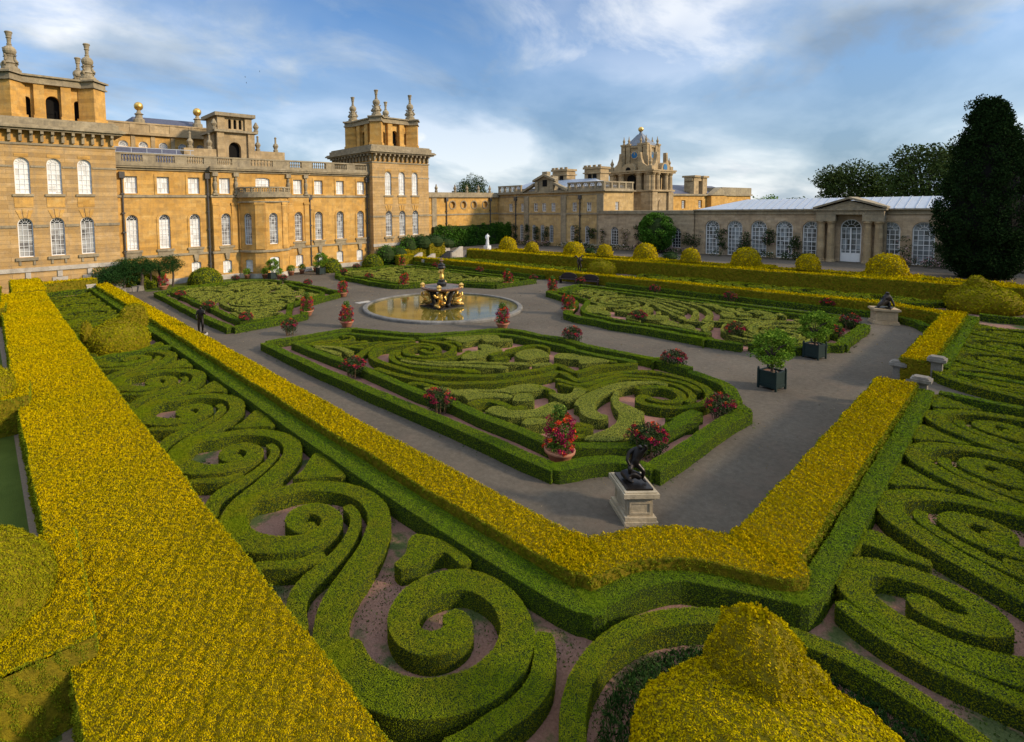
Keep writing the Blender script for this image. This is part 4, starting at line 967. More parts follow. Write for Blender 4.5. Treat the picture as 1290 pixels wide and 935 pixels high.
for Fk, u, i in bowf:
    put_window('wing_main_b', Fk, u, 3.95, -.19, wg)
    if i != 3: put_window('base', Fk, u, .7, -.19, wg)
    else:
        d = MB(); fbox(d, Fk, u - .56, u + .56, .15, 2.42, -.2, -.12); fbox(d, Fk, u - .02, u + .02, .2, 2.4, -.12, -.1); part(d, 'door', M_WHITE, wg)
mb = MB()                                             # entablature
for z0, z1, d in ((12.38, 12.6, .18), (12.6, 12.78, .42), (12.78, 13.0, .5)):
    fbox(mb, F, 10.92, 20.3, z0, z1, -6.9, d); fbox(mb, F, 32.9, 42.28, z0, z1, -6.9, d); fbox(mb, F2, 20.3, 32.9, z0 + .002, z1 + .002, -6.9, d)
part(mb, 'cornice', M_TRIM, wg)
BAL = [(.09, 0), (.09, .06), (.05, .1), (.10, .26), (.11, .34), (.05, .52), (.045, .62), (.08, .66), (.09, .72)]
def balustrade(mb, F, u0, u1, z, dies, nb, d=.15, hh=.72):
    fbox(mb, F, u0, u1, z, z + .24, -.2, d); fbox(mb, F, u0, u1, z + .24 + hh, z + .24 + hh + .17, -.22, d + .03)
    for a, b in dies: fbox(mb, F, a, b, z + .24, z + .25 + hh, -.18, d - .02)
    for (a, b), (c, e) in zip(dies[:-1], dies[1:]):
        n = nb
        for i in range(n): mb.lathe([(r, q * hh / .72) for r, q in BAL], F.P(b + (c - b) * (i + .5) / n, z + .24, -.02), 6, cap=False)
dies = [(10.95, 11.55)] + [(10.35 + 3.18 * i, 11.65 + 3.18 * i) for i in range(1, 3)] + [(19.8, 21.3), (23.0, 25.2), (28.0, 30.2), (31.9, 33.4)] + [(35.4, 36.7), (38.6, 39.9), (41.7, 42.28)]
mb = MB(); balustrade(mb, front(61.75), 10.95, 42.28, 13.0, dies, 7)
for k in range(9):                                    # balcony over the bow
    a0, a1 = -80 + k * 17.8, -80 + (k + 1) * 17.8
    p, q = [np.array((bc[0] + (br + .12) * math.sin(R_(a)), bc[1] - (br + .12) * math.cos(R_(a)))) for a in (a0, a1)]
    L = np.hypot(*(q - p)); u = (q - p) / L; Fk = Frame((*p, 0), (*u, 0), (u[1], -u[0], 0)); balustrade(mb, Fk, 0, L, 9.85, [(-.02, .1), (L - .1, L + .02)], 3, .1, .42)
part(mb, 'balustrade', M_TRIM, wg)
for u, FF in ((20.9, F2), (23.3, F2), (29.9, F2), (32.3, F2)):
    mb = MB(); p = FF.P(u, 9.9, .1); mb.lathe([(.2, 0), (.24, .25), (.14, .4), (.2, .75), (.26, 1.1), (.2, 1.35), (.12, 1.45), (.17, 1.6), (.16, 1.8), (.05, 1.95)], p, 8); mb.box(p[0] - .3, p[0] + .3, p[1] - .2, p[1] + .15, 9.76, 9.95); mb.box(p[0] - .3, p[0] + .3, p[1] - .2, p[1] + .15, 11.9, 12.35)
    part(mb, 'carved_bracket', M_TRIM, wg)
def downpipe(F, u, z0, z1, root, d=.14, r=.09):
    mb = MB(); mb.tube([F.P(u, z0, d), F.P(u, z1, d)], r, 8); fbox(mb, F, u - .26, u + .26, z1 - .1, z1 + .55, .0, .34)
    z = z0 + 1.2
    while z < z1 - .5: fbox(mb, F, u - .16, u + .16, z, z + .14, 0, .26); z += 2.
    part(mb, 'downpipe', M_PIPE, root)
downpipe(F, 11.55, .6, 11.6, wg); downpipe(F, 20.15, .6, 11.7, wg, .2, .11); downpipe(F, 33.05, .6, 9.3, wg); downpipe(F, 41.95, .6, 11.7, wg)

# ---- roofs and turret behind the wing
hl = thing('palace_hall', 'clerestory block with lunettes, slate roof and two gilded balls, behind the balustrade', 'palace block', (20, 84, 0))
Fh = front(78); mb = MB(); ls = [14.95, 17.31, 19.78, 22.26, 24.64]
wall(mb, Fh, [(12.2, 12), (27.5, 12), (27.5, 18.2), (12.2, 18.2)], [arch(u - .55, u + .55, 16.55, 17.3, .5) for u in ls], .3); mb.box(12.2, 27.5, 78.35, 92, 12, 18.2)
mb.box(11.0, 12.4, 77.6, 79, 12, 21.6); part(mb, 'wall', M_WALL, hl)
mb = MB(); fbox(mb, Fh, 12.0, 27.6, 18.1, 18.45, -.1, .45); fbox(mb, Fh, 12.1, 27.5, 18.45, 19.55, -.4, .1); fbox(mb, Fh, 12.0, 27.6, 19.55, 19.75, -.5, .2)
for u in (13.6, 16.1, 18.5, 21.0, 23.5, 26.0): fbox(mb, Fh, u - .35, u + .35, 18.46, 19.56, -.1, .16); fbox(mb, Fh, u - .25, u + .25, 15.5, 18.1, -.1, .12)
part(mb, 'cornice', M_GOLDST, hl)
for u in ls: put_window('lunette', Fh, u, 16.55, -.14, hl)
mb = MB(); mb.faces([(16.4, 79.5, 19.6), (25.6, 79.5, 19.6), (25.6, 89, 19.6), (16.4, 89, 19.6), (17.0, 82, 21.1), (25.0, 82, 21.1), (25.0, 87, 21.1), (17.0, 87, 21.1)], [(0, 1, 5, 4), (1, 2, 6, 5), (2, 3, 7, 6), (3, 0, 4, 7), (4, 5, 6, 7)]); part(mb, 'roof', M_SLATE, hl)
for u in (17.3, 24.9):
    mb = MB(); mb.lathe([(.75, 19.6), (.7, 20.4), (.5, 20.5), (.42, 21.0), (.6, 21.1), (.3, 21.3), (.22, 21.6)], (u, 79.6, 0), 10); b = part(mb, 'finial', M_TRIM, hl)
    mb = MB(); mb.lathe([(.01, 21.55)] + [(.58 * math.sin(t), 22.15 - .58 * math.cos(t)) for t in np.linspace(.2, 3.0, 9)], (u, 79.6, 0), 14); g = part(mb, 'ball', M_GOLD, b, True)
lr = thing('lead_roof', 'low blue-grey lead roof with a thin railing behind the left balustrade', 'roof', (15.5, 71, 13))
mb = MB(); mb.faces([(11.2, 68, 13), (20.2, 68, 13), (20.2, 74, 13), (11.2, 74, 13), (11.6, 70, 15.6), (19.6, 70, 15.6), (19.6, 73, 15.6), (11.6, 73, 15.6)], [(0, 1, 5, 4), (1, 2, 6, 5), (2, 3, 7, 6), (3, 0, 4, 7), (4, 5, 6, 7)]); part(mb, 'roof_sheet', M_SLATE, lr)
mb = MB()
for i in range(6): x = 12 + i * 1.6; mb.tube([(x, 67, 13), (x, 67, 15.3)], .04, 5)
mb.tube([(11.6, 67, 15.25), (20.4, 67, 15.25)], .04, 5); mb.tube([(11.6, 67, 14.7), (20.4, 67, 14.7)], .03, 5); part(mb, 'railing', M_LEAD, lr)
tu = thing('roof_turret', 'square stone turret with arched opening and three slits above the palace roof', 'turret', (26.6, 73, 12.6))
Ft = front(70); mb = MB(); wall(mb, Ft, [(24.2, 12.6), (29.2, 12.6), (29.2, 18.2), (24.2, 18.2)], [arch(25.75, 27.4, 14.9, 17.0)], .7); mb.box(24.2, 29.2, 70.9, 75, 12.6, 18.2)
for u in (24.2, 28.3): fbox(mb, Ft, u, u + .9, 12.6, 18.2, -.1, .3)
wall(mb, Ft, [(24.5, 18.5), (28.9, 18.5), (28.9, 20.3), (24.5, 20.3)], [arch(u - .2, u + .2, 18.75, 20.0) for u in (26.1, 26.8, 27.5)], .4, -.3); mb.box(24.5, 28.9, 70.75, 74.7, 18.5, 20.3)
for u in (24.4, 28.05): fbox(mb, Ft, u, u + .95, 18.5, 20.3, -.4, -.02)
part(mb, 'wall', M_GOLDST, tu)
mb = MB(); fbox(mb, Ft, 23.8, 29.6, 18.2, 18.5, -5.4, .55); fbox(mb, Ft, 24.0, 29.4, 20.3, 20.75, -5.2, .35); part(mb, 'cornice', M_TRIM, tu)
mb = MB(); fbox(mb, Ft, 25.76, 27.39, 14.9, 16.95, -.72, -.62)
for u in (26.1, 26.8, 27.5): fbox(mb, Ft, u - .19, u + .19, 18.76, 19.95, -.69, -.6)
part(mb, 'interior', M_DARK, tu)
for u, z in ((23.9, 18.4), (29.5, 18.4)): mb = MB(); mb.lathe([(.3, 0), (.35, .3), (.2, .4), (.42, .8), (.2, 1.2), (.1, 1.4)], (u, 69.9, z), 8); part(mb, 'urn', M_TRIM, tu)
pp = thing('roof_parapet', 'low stone roof parapet with slim pinnacles either side of the turret', 'parapet', (27, 71, 12.6))
mb = MB(); mb.box(29.3, 33.6, 69.9, 71, 12.6, 16); mb.box(20.1, 24.1, 69.9, 71, 12.6, 15.9); part(mb, 'coping_wall', M_GOLDST, pp)
for u, z in ((29.9, 16), (32.5, 16), (23.4, 15.9), (21, 15.9)): mb = MB(); mb.lathe([(.35, 0), (.35, .3), (.22, .4), (.42, .85), (.3, 1.1), (.14, 1.25), (.14, 1.9), (.2, 1.95), (.1, 2.1)], (u, 70.4, z), 8); part(mb, 'pinnacle', M_TRIM, pp)

# ---- low linking wall to the right of the second tower
lk = thing('linking_wall', 'golden linking wall with four round medallions, right of the second tower', 'palace wall', (63, 67, 0))
Fl = front(66.); med = [onY(x, y, 66.)[0] for x, y in ((570, 262), (584, 262), (597, 262), (611, 262))]
mb = MB(); circ = lambda c, z, r: [(c + r * math.cos(t), z + r * math.sin(t)) for t in np.linspace(0, 2 * math.pi, 14, endpoint=False)]
wall(mb, Fl, [(52.6, 0), (74.2, 0), (74.2, 9.6), (52.6, 9.6)], [circ(c, 8.3, .62) for c in med], .25); mb.box(52.6, 74.2, 66.3, 74, 0, 9.6); part(mb, 'wall', M_WALL, lk)
mb = MB(); fbox(mb, Fl, 52.6, 74.2, 9.6, 9.9, -7, .35); fbox(mb, Fl, 52.6, 74.2, 9.9, 10.45, -7, .15); fbox(mb, Fl, 52.6, 73.9, 6.55, 6.8, -.05, .1); fbox(mb, Fl, 57.6, 58.6, 0, 9.6, -.05, .12)
for c in med: ring(mb, Fl, circ(c, 8.3, .62), circ(c, 8.3, .80), -.02, .07)
for u in (59, 63.3, 66.2, 69.1, 72.1): mb.lathe([(.22, 10.45), (.28, 10.7), (.16, 10.85), (.3, 11.2), (.12, 11.5), (.08, 11.8)], Fl.P(u, 0, -.4), 8)
part(mb, 'cornice', M_TRIM, lk)
for x in (562, 617): downpipe(Fl, onY(x, 265, 66.)[0], 2, 9.0, lk)

# ---- kitchen court range on the right
rg = thing('court_range', 'long two-storey golden range with pediment and pierced parapet, left of the clock tower', 'palace range', (79, 55, 0))
Fr = side(74.); ra = [62.97, 60.2, 57.4, 55.65, 53.75, 49.65, 47.0]; rl = [63.3, 60.5, 57.8, 56.0, 54.15, 50.05, 47.3]
mb = MB(); wall(mb, Fr, [(-66, 0), (-44.5, 0), (-44.5, 10.05), (-66, 10.05)], [arch(-y - .39, -y + .39, 6.97, 8.39, 0) for y in ra] + [arch(-y - .4, -y + .4, 1.75, 4.7) for y in rl], .25)
Fsf = front(44.5); wall(mb, Fsf, [(74, 0), (83.1, 0), (83.1, 10.05), (74, 10.05)], [arch(77.5, 78.5, 7.1, 8.4, 0)], .25); mb.box(74.35, 83.1, 44.85, 70, 0, 10.05)
part(mb, 'wall', M_WALL2, rg)
for y in ra: put_window('range_attic', Fr, -y, 6.97, -.12, rg)
for y in rl: put_window('range_low', Fr, -y, 1.72, -.12, rg)
put_window('range_attic', Fsf, 78, 7.05, -.12, rg)
mb = MB()
fbox(mb, Fr, -66, -44.4, 6.45, 6.72, -.05, .12); fbox(mb, Fr, -65.9, -44.0, 10.05, 10.22, -9, .4); fbox(mb, Fr, -65.9, -44.3, 9.55, 9.7, -.05, .1); fbox(mb, Fr, -65.9, -44.4, 10.22, 10.5, -9, .1)
for a, b in ((-66, -60.6), (-51.0, -44.5)):
    n = int((b - a) / 1.25)
    for i in range(n + 1): u = a + .2 + (b - a - .4) * i / n; fbox(mb, Fr, u - .16, u + .16, 10.5, 11.5, -.3, .05)
    fbox(mb, Fr, a, b, 11.42, 11.65, -.35, .08)
    for i in range(n * 4): u = a + .2 + (b - a - .4) * (i + .5) / (n * 4); mb.tube([Fr.P(u - .12, 10.5, -.1), Fr.P(u + .12, 11.42, -.1)], .05, 4); mb.tube([Fr.P(u + .12, 10.5, -.1), Fr.P(u - .12, 11.42, -.1)], .05, 4)
for i in range(5): u = 74.3 + 2.1 * i; fbox(mb, Fsf, u - .2, u + .2, 10.22, 11.5, -.3, .05)
fbox(mb, Fsf, 74, 83.1, 11.42, 11.65, -.35, .08); fbox(mb, Fsf, 74, 83.1, 10.05, 10.2, -1, .35)
for i in range(30): u = 74.3 + 8.4 * (i + .5) / 30; mb.tube([Fsf.P(u - .12, 10.3, -.1), Fsf.P(u + .12, 11.42, -.1)], .05, 4); mb.tube([Fsf.P(u + .12, 10.3, -.1), Fsf.P(u - .12, 11.42, -.1)], .05, 4)
for y0, y1 in ((58.9, 59.9), (51.2, 52.2)): fbox(mb, Fr, -y1, -y0, 0, 9.55, -.05, .18)
for y0 in (46.0,): fbox(mb, Fr, -45.6, -44.48, 0, 9.55, -.05, .1)
part(mb, 'cornice', M_TRIM, rg)
mb = MB(); c = -55.5
for s_ in (-1, 1): 
    fpoly(mb, Fr, [(c + s_ * 4.6, 10.25), (c + s_ * 4.6, 10.6), (c + s_ * 2.05, 11.85), (c + s_ * 2.05, 11.45)], -.5, .5)
    fpoly(mb, Fr, [(c + s_ * 2.3, 12.0), (c + s_ * 2.3, 12.35), (c, 13.35), (c, 12.95)], -.5, .45)
    fbox(mb, Fr, c + s_ * 1.6 - .3, c + s_ * 1.6 + .3, 10.3, 12.1, -.4, .3)
fbox(mb, Fr, c - 1.6, c + 1.6, 10.3, 12.9, -1.6, 0.); fbox(mb, Fr, c - .5, c + .5, 13.1, 13.7, -.9, .1); fbox(mb, Fr, c - .45, c + .45, 11.2, 12.3, -.1, .06, 1)
for i in range(3): pass
mb.build('pediment', [M_TRIM, M_DARK], rg)
mb = MB(); mb.box(76, 82.5, 46, 64, 10.2, 11.0); mb.faces([(75.6, 46, 11), (82.5, 46, 11), (82.5, 65, 11), (75.6, 65, 11), (79, 49, 12.4), (79, 62, 12.4)], [(0, 1, 4), (1, 2, 5, 4), (2, 3, 5), (3, 0, 4, 5)]); part(mb, 'roof', M_LEAD, rg)
for y in (56.1, 49.6):
    mb = MB(); mb.box(79, 81.6, y - 1.5, y + 1.5, 10.5, 13.9); mb.box(78.8, 81.8, y - 1.7, y + 1.7, 13.2, 13.4); mb.box(78.8, 81.8, y - 1.7, y + 1.7, 13.95, 14.3)
    for a in (-.8, .1): mb.box(78.93, 79.02, y + a, y + a + .7, 12.2, 13.1, 1)
    for a in (-1.45, -.5, .45, 1.2): mb.box(78.85, 79.1, y + a - .15, y + a + .35, 14.3, 14.6)
    mb.build('chimney', [M_GOLDST, M_DARK], rg)
for y in (61.8, 48.6): downpipe(Fr, -y, 1, 9.0, rg)

# ---- clock tower
M_DLEAD = plain('dark_lead', (.20, .215, .235), .6, 0, .3, 3)
ck = thing('clock_tower', 'baroque clock tower with blue clock faces and a gilded ball on its cupola', 'clock tower', (91.5, 47.8, 0))
mb = MB(); mb.box(88, 95.4, 44, 51.7, 0, 10.1); fb = side(88); fr_ = front(44)
for Fk, a, b in ((fb, -51.7, -44), (fr_, 88, 95.4)):
    for u in (a, b - 1.5): fbox(mb, Fk, u - .15, u + 1.65, 0, 10.0, -.1, .35)
    m = (a + b) / 2; fpoly(mb, Fk, arch(m - 1.2, m + 1.2, 6.2, 8.9), -.1, .12)
part(mb, 'wall', M_GOLDST, ck)
mb = MB(); dk = MB(); cl = []
for Fk, a, b in ((fb, -51.7, -44), (fr_, 88, 95.4)):
    m = (a + b) / 2
    fbox(mb, Fk, a - .4, b + .4, 10.1, 10.4, -.2, .5); fbox(mb, Fk, a - .5, b + .5, 13.3, 13.6, -.4, .55); fbox(mb, Fk, a - .6, b + .6, 13.6, 13.85, -.4, .7)
    for u in (a + .5, a + 2.2, b - 2.2, b - .5): mb.lathe([(.55, 10.4), (.5, 10.6), (.46, 12.9), (.6, 13.1), (.6, 13.3)], Fk.P(u, 0, -.1), 10)
    for u in (a + .5, b - .5): fbox(mb, Fk, u - .6, u + .6, 10.4, 13.3, -1.2, -.1)
    fpoly(mb, Fk, arch(m - 1.3, m + 1.3, 13.5, 15.1), -.4, .6); fpoly(dk, Fk, arch(m - .75, m + .75, 10.5, 13.1), -.6, -.45); fpoly(dk, Fk, circ(m, 13.95, .45), .55, .62) if Fk is fb else None
    for s_ in (-1, 1):                                  # scroll buttresses up to the clock stage
        P = [(m + s_ * 3.8, 13.85), (m + s_ * 3.8, 14.4), (m + s_ * 3.0, 14.5), (m + s_ * 2.4, 15.0), (m + s_ * 2.05, 15.9), (m + s_ * 1.95, 16.9), (m + s_ * 1.5, 16.9), (m + s_ * 1.5, 13.85)]
        fpoly(mb, Fk, P, -.5, .1)
mb.box(88.9, 94.5, 44.9, 50.8, 10.1, 13.9)
for x in (88.3, 95.1):
    for y in (44.3, 51.4): mb.box(x - .5, x + .5, y - .5, y + .5, 13.8, 14.5); mb.lathe([(.35, 14.5), (.2, 14.8), (.34, 15.2), (.1, 15.7), (.04, 16.1)], (x, y, 0), 8)
part(mb, 'arcade', M_GOLDST, ck); part(dk, 'opening', M_DARK, ck)
mb = MB(); cx, cy = 91.7, 47.85; mb.box(cx - 2.1, cx + 2.1, cy - 2.1, cy + 2.1, 13.8, 18.0)
for sx in (-1, 1):
    for sy in (-1, 1):
        for o in (0, 1):
            px_, py_ = (cx + sx * 2.05, cy + sy * (2.05 - .95 * o)) if o else (cx + sx * 2.05, cy + sy * 2.05)
            mb.box(px_ - .36, px_ + .36, py_ - .36, py_ + .36, 13.8, 18.3); mb.box(px_ - .45, px_ + .45, py_ - .45, py_ + .45, 18.3, 18.6)
            mb.lathe([(.24, 18.6), (.14, 18.9), (.24, 19.2), (.1, 19.5), (.03, 20.0)], (px_, py_, 0), 8)
        mb.box(cx + sx * 1.1 - .36, cx + sx * 1.1 + .36, cy + sy * 2.05 - .36, cy + sy * 2.05 + .36, 13.8, 18.3)
mb.box(cx - 2.3, cx + 2.3, cy - 2.3, cy + 2.3, 17.9, 18.25); part(mb, 'clock_stage', M_GOLDST, ck)
for Fk, m in ((Frame((cx - 2.12, 0, 0), (0, -1, 0), (-1, 0, 0)), -cy), (Frame((0, cy - 2.12, 0), (1, 0, 0), (0, -1, 0)), cx)):
    c_ = MB(); fpoly(c_, Fk, circ(m, 16.6, .72), -.1, .06); co = part(c_, 'clock_face', M_CLOCK, ck)
    h = MB(); ring(h, Fk, circ(m, 16.6, .60), circ(m, 16.6, .68), .05, .075)
    for i in range(12): t = i * math.pi / 6; h.tube([Fk.P(m + .5 * math.sin(t), 16.6 + .5 * math.cos(t), .075), Fk.P(m + .6 * math.sin(t), 16.6 + .6 * math.cos(t), .075)], .025, 4)
    for t, l in ((R_(-12), .36), (R_(5), .5)): h.tube([Fk.P(m, 16.6, .085), Fk.P(m + l * math.sin(t), 16.6 + l * math.cos(t), .085)], .035, 4)
    part(h, 'clock_hand', M_GOLD, co)
mb = MB(); fpoly(mb, fr_, circ(91.7, 14.2, .66), .55, .68); part(mb, 'clock_face', M_CLOCK, ck)
mb = MB(); mb.frustum((cx, cy), 2.2, 2.2, 18.3, 19.0, 1.5, 1.5); mb.frustum((cx, cy), 1.5, 1.5, 19.0, 19.3, 1.2, 1.2); mb.frustum((cx, cy), 1.2, 1.2, 19.3, 20.4, .42, .42); mb.lathe([(.42, 20.4), (.25, 20.7), (.2, 20.95)], (cx, cy, 0), 8); part(mb, 'cupola_roof', M_DLEAD, ck)
mb = MB(); mb.lathe([(.46 * math.sin(t), 21.3 - .46 * math.cos(t)) for t in np.linspace(.15, 3.05, 10)], (cx, cy, 0), 14); part(mb, 'ball', M_GOLD, ck, True)

fr2 = thing('stable_range', 'distant golden range with twin-shafted chimney, right of the clock tower', 'palace range', (115, 52, 0))
Ff = front(47); mb = MB(); fx = [onY(x, 254, 47.)[0] for x in (861, 882, 898, 911)]; 
wall(mb, Ff, [(95, 0), (143.5, 0), (143.5, 9.5), (95, 9.5)], [arch(u - .9, u + .9, 7.0, 8.6, 0) for u in fx], .3); mb.box(95, 143.5, 47.4, 62, 0, 9.5); mb.box(118, 126, 46, 47, 0, 9.5); part(mb, 'wall', M_WALL, fr2)
mb = MB(); fbox(mb, Ff, 95, 143.6, 9.5, 9.85, -15, .4); fbox(mb, Ff, 126, 143.6, 9.85, 11.4, -12, .1); fpoly(mb, Frame((0, 46, 0), (1, 0, 0), (0, -1, 0)), [(117.5, 9.6), (126.5, 9.6), (122, 11.2)], -1, .3); part(mb, 'cornice', M_TRIM, fr2)
mb = MB(); mb.faces([(95, 48, 9.85), (140, 48, 9.85), (140, 60, 9.85), (95, 60, 9.85), (97, 53, 12.0), (136, 53, 12.0)], [(0, 1, 5, 4), (1, 2, 5), (2, 3, 4, 5), (3, 0, 4)]); part(mb, 'roof', M_SLATE, fr2)
mb = MB()
for x in (113.2, 117.4): mb.box(x - .1, x + 2.1, 47.5, 49.5, 9.8, 13.3); mb.box(x - .4, x + 2.4, 47.2, 49.8, 13.3, 13.7)
mb.box(112.8, 120, 47.7, 49.3, 12.6, 13.2); part(mb, 'chimney', M_GOLDST, fr2)
for u in fx: put_window('range_attic', Ff, u, 7.0, -.12, fr2)
ch = thing('court_chimney', 'square stone chimney turret close to the right side of the clock tower', 'chimney', (98, 48, 0))
mb = MB(); mb.box(97.0, 99.4, 46, 48.4, 0, 12.4); mb.box(96.8, 99.6, 45.8, 48.6, 9.3, 9.6); mb.box(96.8, 99.6, 45.8, 48.6, 12.3, 12.7); part(mb, 'shaft', M_GOLDST, ch)
for a in (0, .9, 1.8): b = MB(); b.box(97 + a, 97.5 + a, 45.9, 46.4, 12.7, 13.1); part(b, 'chimney_pot', M_GOLDST, ch)

# ---- grey garden wall and orangery
gw = thing('garden_wall', 'grey stone garden wall with two arched windows behind the ball-shaped tree', 'wall', (74, 38, 0))
Fg = side(73.75); mb = MB(); wall(mb, Fg, [(-45.2, 0), (-30.9, 0), (-30.9, 6.55), (-45.2, 6.55)], [arch(-y - .6, -y + .6, 1.9, 4.6) for y in (42.45, 33.2)], .3); mb.box(74.1, 76, 30.9, 45.2, 0, 6.55); part(mb, 'stonework', M_GREY, gw)
mb = MB(); fbox(mb, Fg, -45.3, -30.9, 6.55, 7.02, -2.2, .18); part(mb, 'coping', M_TRIM, gw)
for y in (42.45, 33.2): put_window('garden_wall', Fg, -y, 1.88, -.14, gw)

og = thing('orangery', 'long stone orangery with tall arched windows, columned portico and pale lead roof', 'orangery', (78, 12, 0))
Fo = side(74.); OW = [28.65, 25.95, 23.25, 20.55, 17.85, 11.0, 8.35, 5.65, 2.95, .25, -2.45, -5.15]
mb = MB(); wall(mb, Fo, [(-30.9, 0), (12, 0), (12, 6.5), (-30.9, 6.5)], [arch(-y - .86, -y + .86, 1.25, 5.7) for y in OW] + [arch(-14.25 - .925, -14.25 + .925, 1.2, 5.95)], .35); mb.box(74.4, 82, -12, 30.9, 0, 6.5)
for y in OW: ring(mb, Fo, arch(-y - .88, -y + .88, 1.22, 5.72), arch(-y - 1.05, -y + 1.05, 1.22, 5.9), -.02, .05)
part(mb, 'wall', M_GREY, og)
mb = MB(); fbox(mb, Fo, -31, 12, 6.5, 6.62, -.3, .12); fbox(mb, Fo, -31, 12, 6.62, 6.95, -.3, .06); fbox(mb, Fo, -31, 12, 6.95, 7.12, -.3, .3)
for y in [30] + [(a + b) / 2 for a, b in zip(OW[:-1], OW[1:]) if a - b < 3]: fbox(mb, Fo, -y - .3, -y + .3, 4.1, 4.3, -.05, .06)
part(mb, 'cornice', M_TRIM, og)
for y in OW: put_window('orangery', Fo, -y, 1.25, -.22, og)
put_window('orangery_door', Fo, -14.25, 1.2, -.22, og, 'door')
d = MB(); fbox(d, Fo, -15.1, -14.28, 1.22, 2.2, -.16, -.08); fbox(d, Fo, -14.22, -13.4, 1.22, 2.2, -.16, -.08); fbox(d, Fo, -14.31, -14.19, 1.22, 5.0, -.17, -.06); part(d, 'door_panel', M_WHITE, og)
mb = MB(); mb.faces([(73.7, -12, 7.12), (73.7, 30.6, 7.12), (82, 30.6, 7.12), (82, -12, 7.12), (78, -8, 8.35), (78, 26, 8.35)], [(0, 1, 5, 4), (1, 2, 5), (2, 3, 4, 5), (3, 0, 4)])
def rib(y): mb.tube([(73.7, y, 7.16), (78, y, 8.39)], .035, 4)
for i in range(52): 
    y = -11 + .8 * i
    if y < 26: rib(y)
part(mb, 'roof', M_LEAD, og)
mb = MB()
for y in (16.75, 15.85, 12.65, 11.75):
    p = Fo.P(-y, 0, .75); mb.lathe([(.48, 1.15), (.48, 1.3), (.42, 1.36), (.44, 1.45), (.37, 1.52), (.37, 3.2), (.32, 5.35), (.36, 5.4), (.36, 5.47), (.46, 5.6), (.46, 5.75)], p, 14)
    part(mb, 'column', M_GOLDST, og); mb = MB()
fbox(mb, Fo, -17.2, -11.3, .6, 1.15, -.05, 1.4); fbox(mb, Fo, -17.2, -15.4, 5.75, 6.5, -.05, 1.2); fbox(mb, Fo, -13.1, -11.3, 5.75, 6.5, -.05, 1.2); fbox(mb, Fo, -17.2, -11.3, 6.5, 6.95, -.05, 1.22); fbox(mb, Fo, -17.4, -11.1, 6.95, 7.12, -.05, 1.4)
fpoly(mb, Fo, [(-17.0, 7.12), (-11.5, 7.12), (-14.25, 8.0)], -1.5, 1.1)
for s_ in (-1, 1): fpoly(mb, Fo, [(-14.25 + s_ * 3.2, 7.13), (-14.25 + s_ * 3.2, 7.33), (-14.25, 8.42), (-14.25, 8.2)], -2.5, 1.45)
for y in (17.0, 11.5): fbox(mb, Fo, -y - .3, -y + .3, 1.15, 5.75, -.05, .25)
part(mb, 'pediment', M_TRIM, og)
# ------------------------------------------------------------------ foliage helpers
def clumps(mb, pts, rr, n, s, mat, flat=.8, shell=.5):
    for p, r in zip(pts, rr): cloud(mb, p, (r, r, r * flat), max(6, int(n * r * r)), s, mat, shell)
def tree(name, label, c, z0, h, w, trunk_h, lm, leaf, ncl, dens, cat='tree', group=None, shape=None, trunk_r=.35, seed=1):
    rs = np.random.default_rng(seed)
    t = thing(name, label, cat, (c[0], c[1], z0), 0, group)
    mb = MB(); top = z0 + trunk_h + (h - trunk_h) * .45
    mb.tube([(c[0], c[1], z0 - .1), (c[0] + .1, c[1], z0 + trunk_h * .6), (c[0], c[1] + .1, top)], [trunk_r * 1.25, trunk_r, trunk_r * .45], 8)
    pts, rr = [], []
    for i in range(ncl):
        d = rs.normal(size=3); d /= np.linalg.norm(d); d[2] = d[2] * .9 + .1; k = rs.uniform(.55, 1.)
        zc = z0 + trunk_h + (h - trunk_h) * .5
        p = np.array([c[0] + d[0] * k * w * .5, c[1] + d[1] * k * w * .5, zc + d[2] * k * (h - trunk_h) * .5]); 
        if shape: p = shape(p, c, z0, h, w, rs)
        pts.append(p); rr.append(w * rs.uniform(.11, .2))
    for p in pts[::max(1, ncl // 9)]: mb.tube([(c[0], c[1], z0 + trunk_h * .8), (np.array(p) + np.array([c[0], c[1], top])) / 2, p], [trunk_r * .4, trunk_r * .22, .04], 5)
    part(mb, 'trunk', M_BARK, t)
    fm = MB(); clumps(fm, pts, rr, dens, leaf, 0); part(fm, 'crown', lm, t)
    return t
def shrubmass(name, label, cat, boxes, lm, s, dens, stems=None, group=None, body=True):
    mb = MB()
    for (c, r) in boxes:
        if body:
            th = np.linspace(0, math.pi, 7); mb.lathe([(max(.01, r[0] * .8 * math.sin(q)), -r[2] * .8 * math.cos(q)) for q in th], c, 10, 1)
        cloud(mb, c, r, int(dens * (r[0] * r[1] + r[0] * r[2] + r[1] * r[2])), s, 0, .75)
    if stems:
        for a, b, rad in stems: mb.tube([a, b], rad, 6, 2)
    return tag(mb.build(name, [lm, M_BOXB, M_BARK]), label, cat, group)

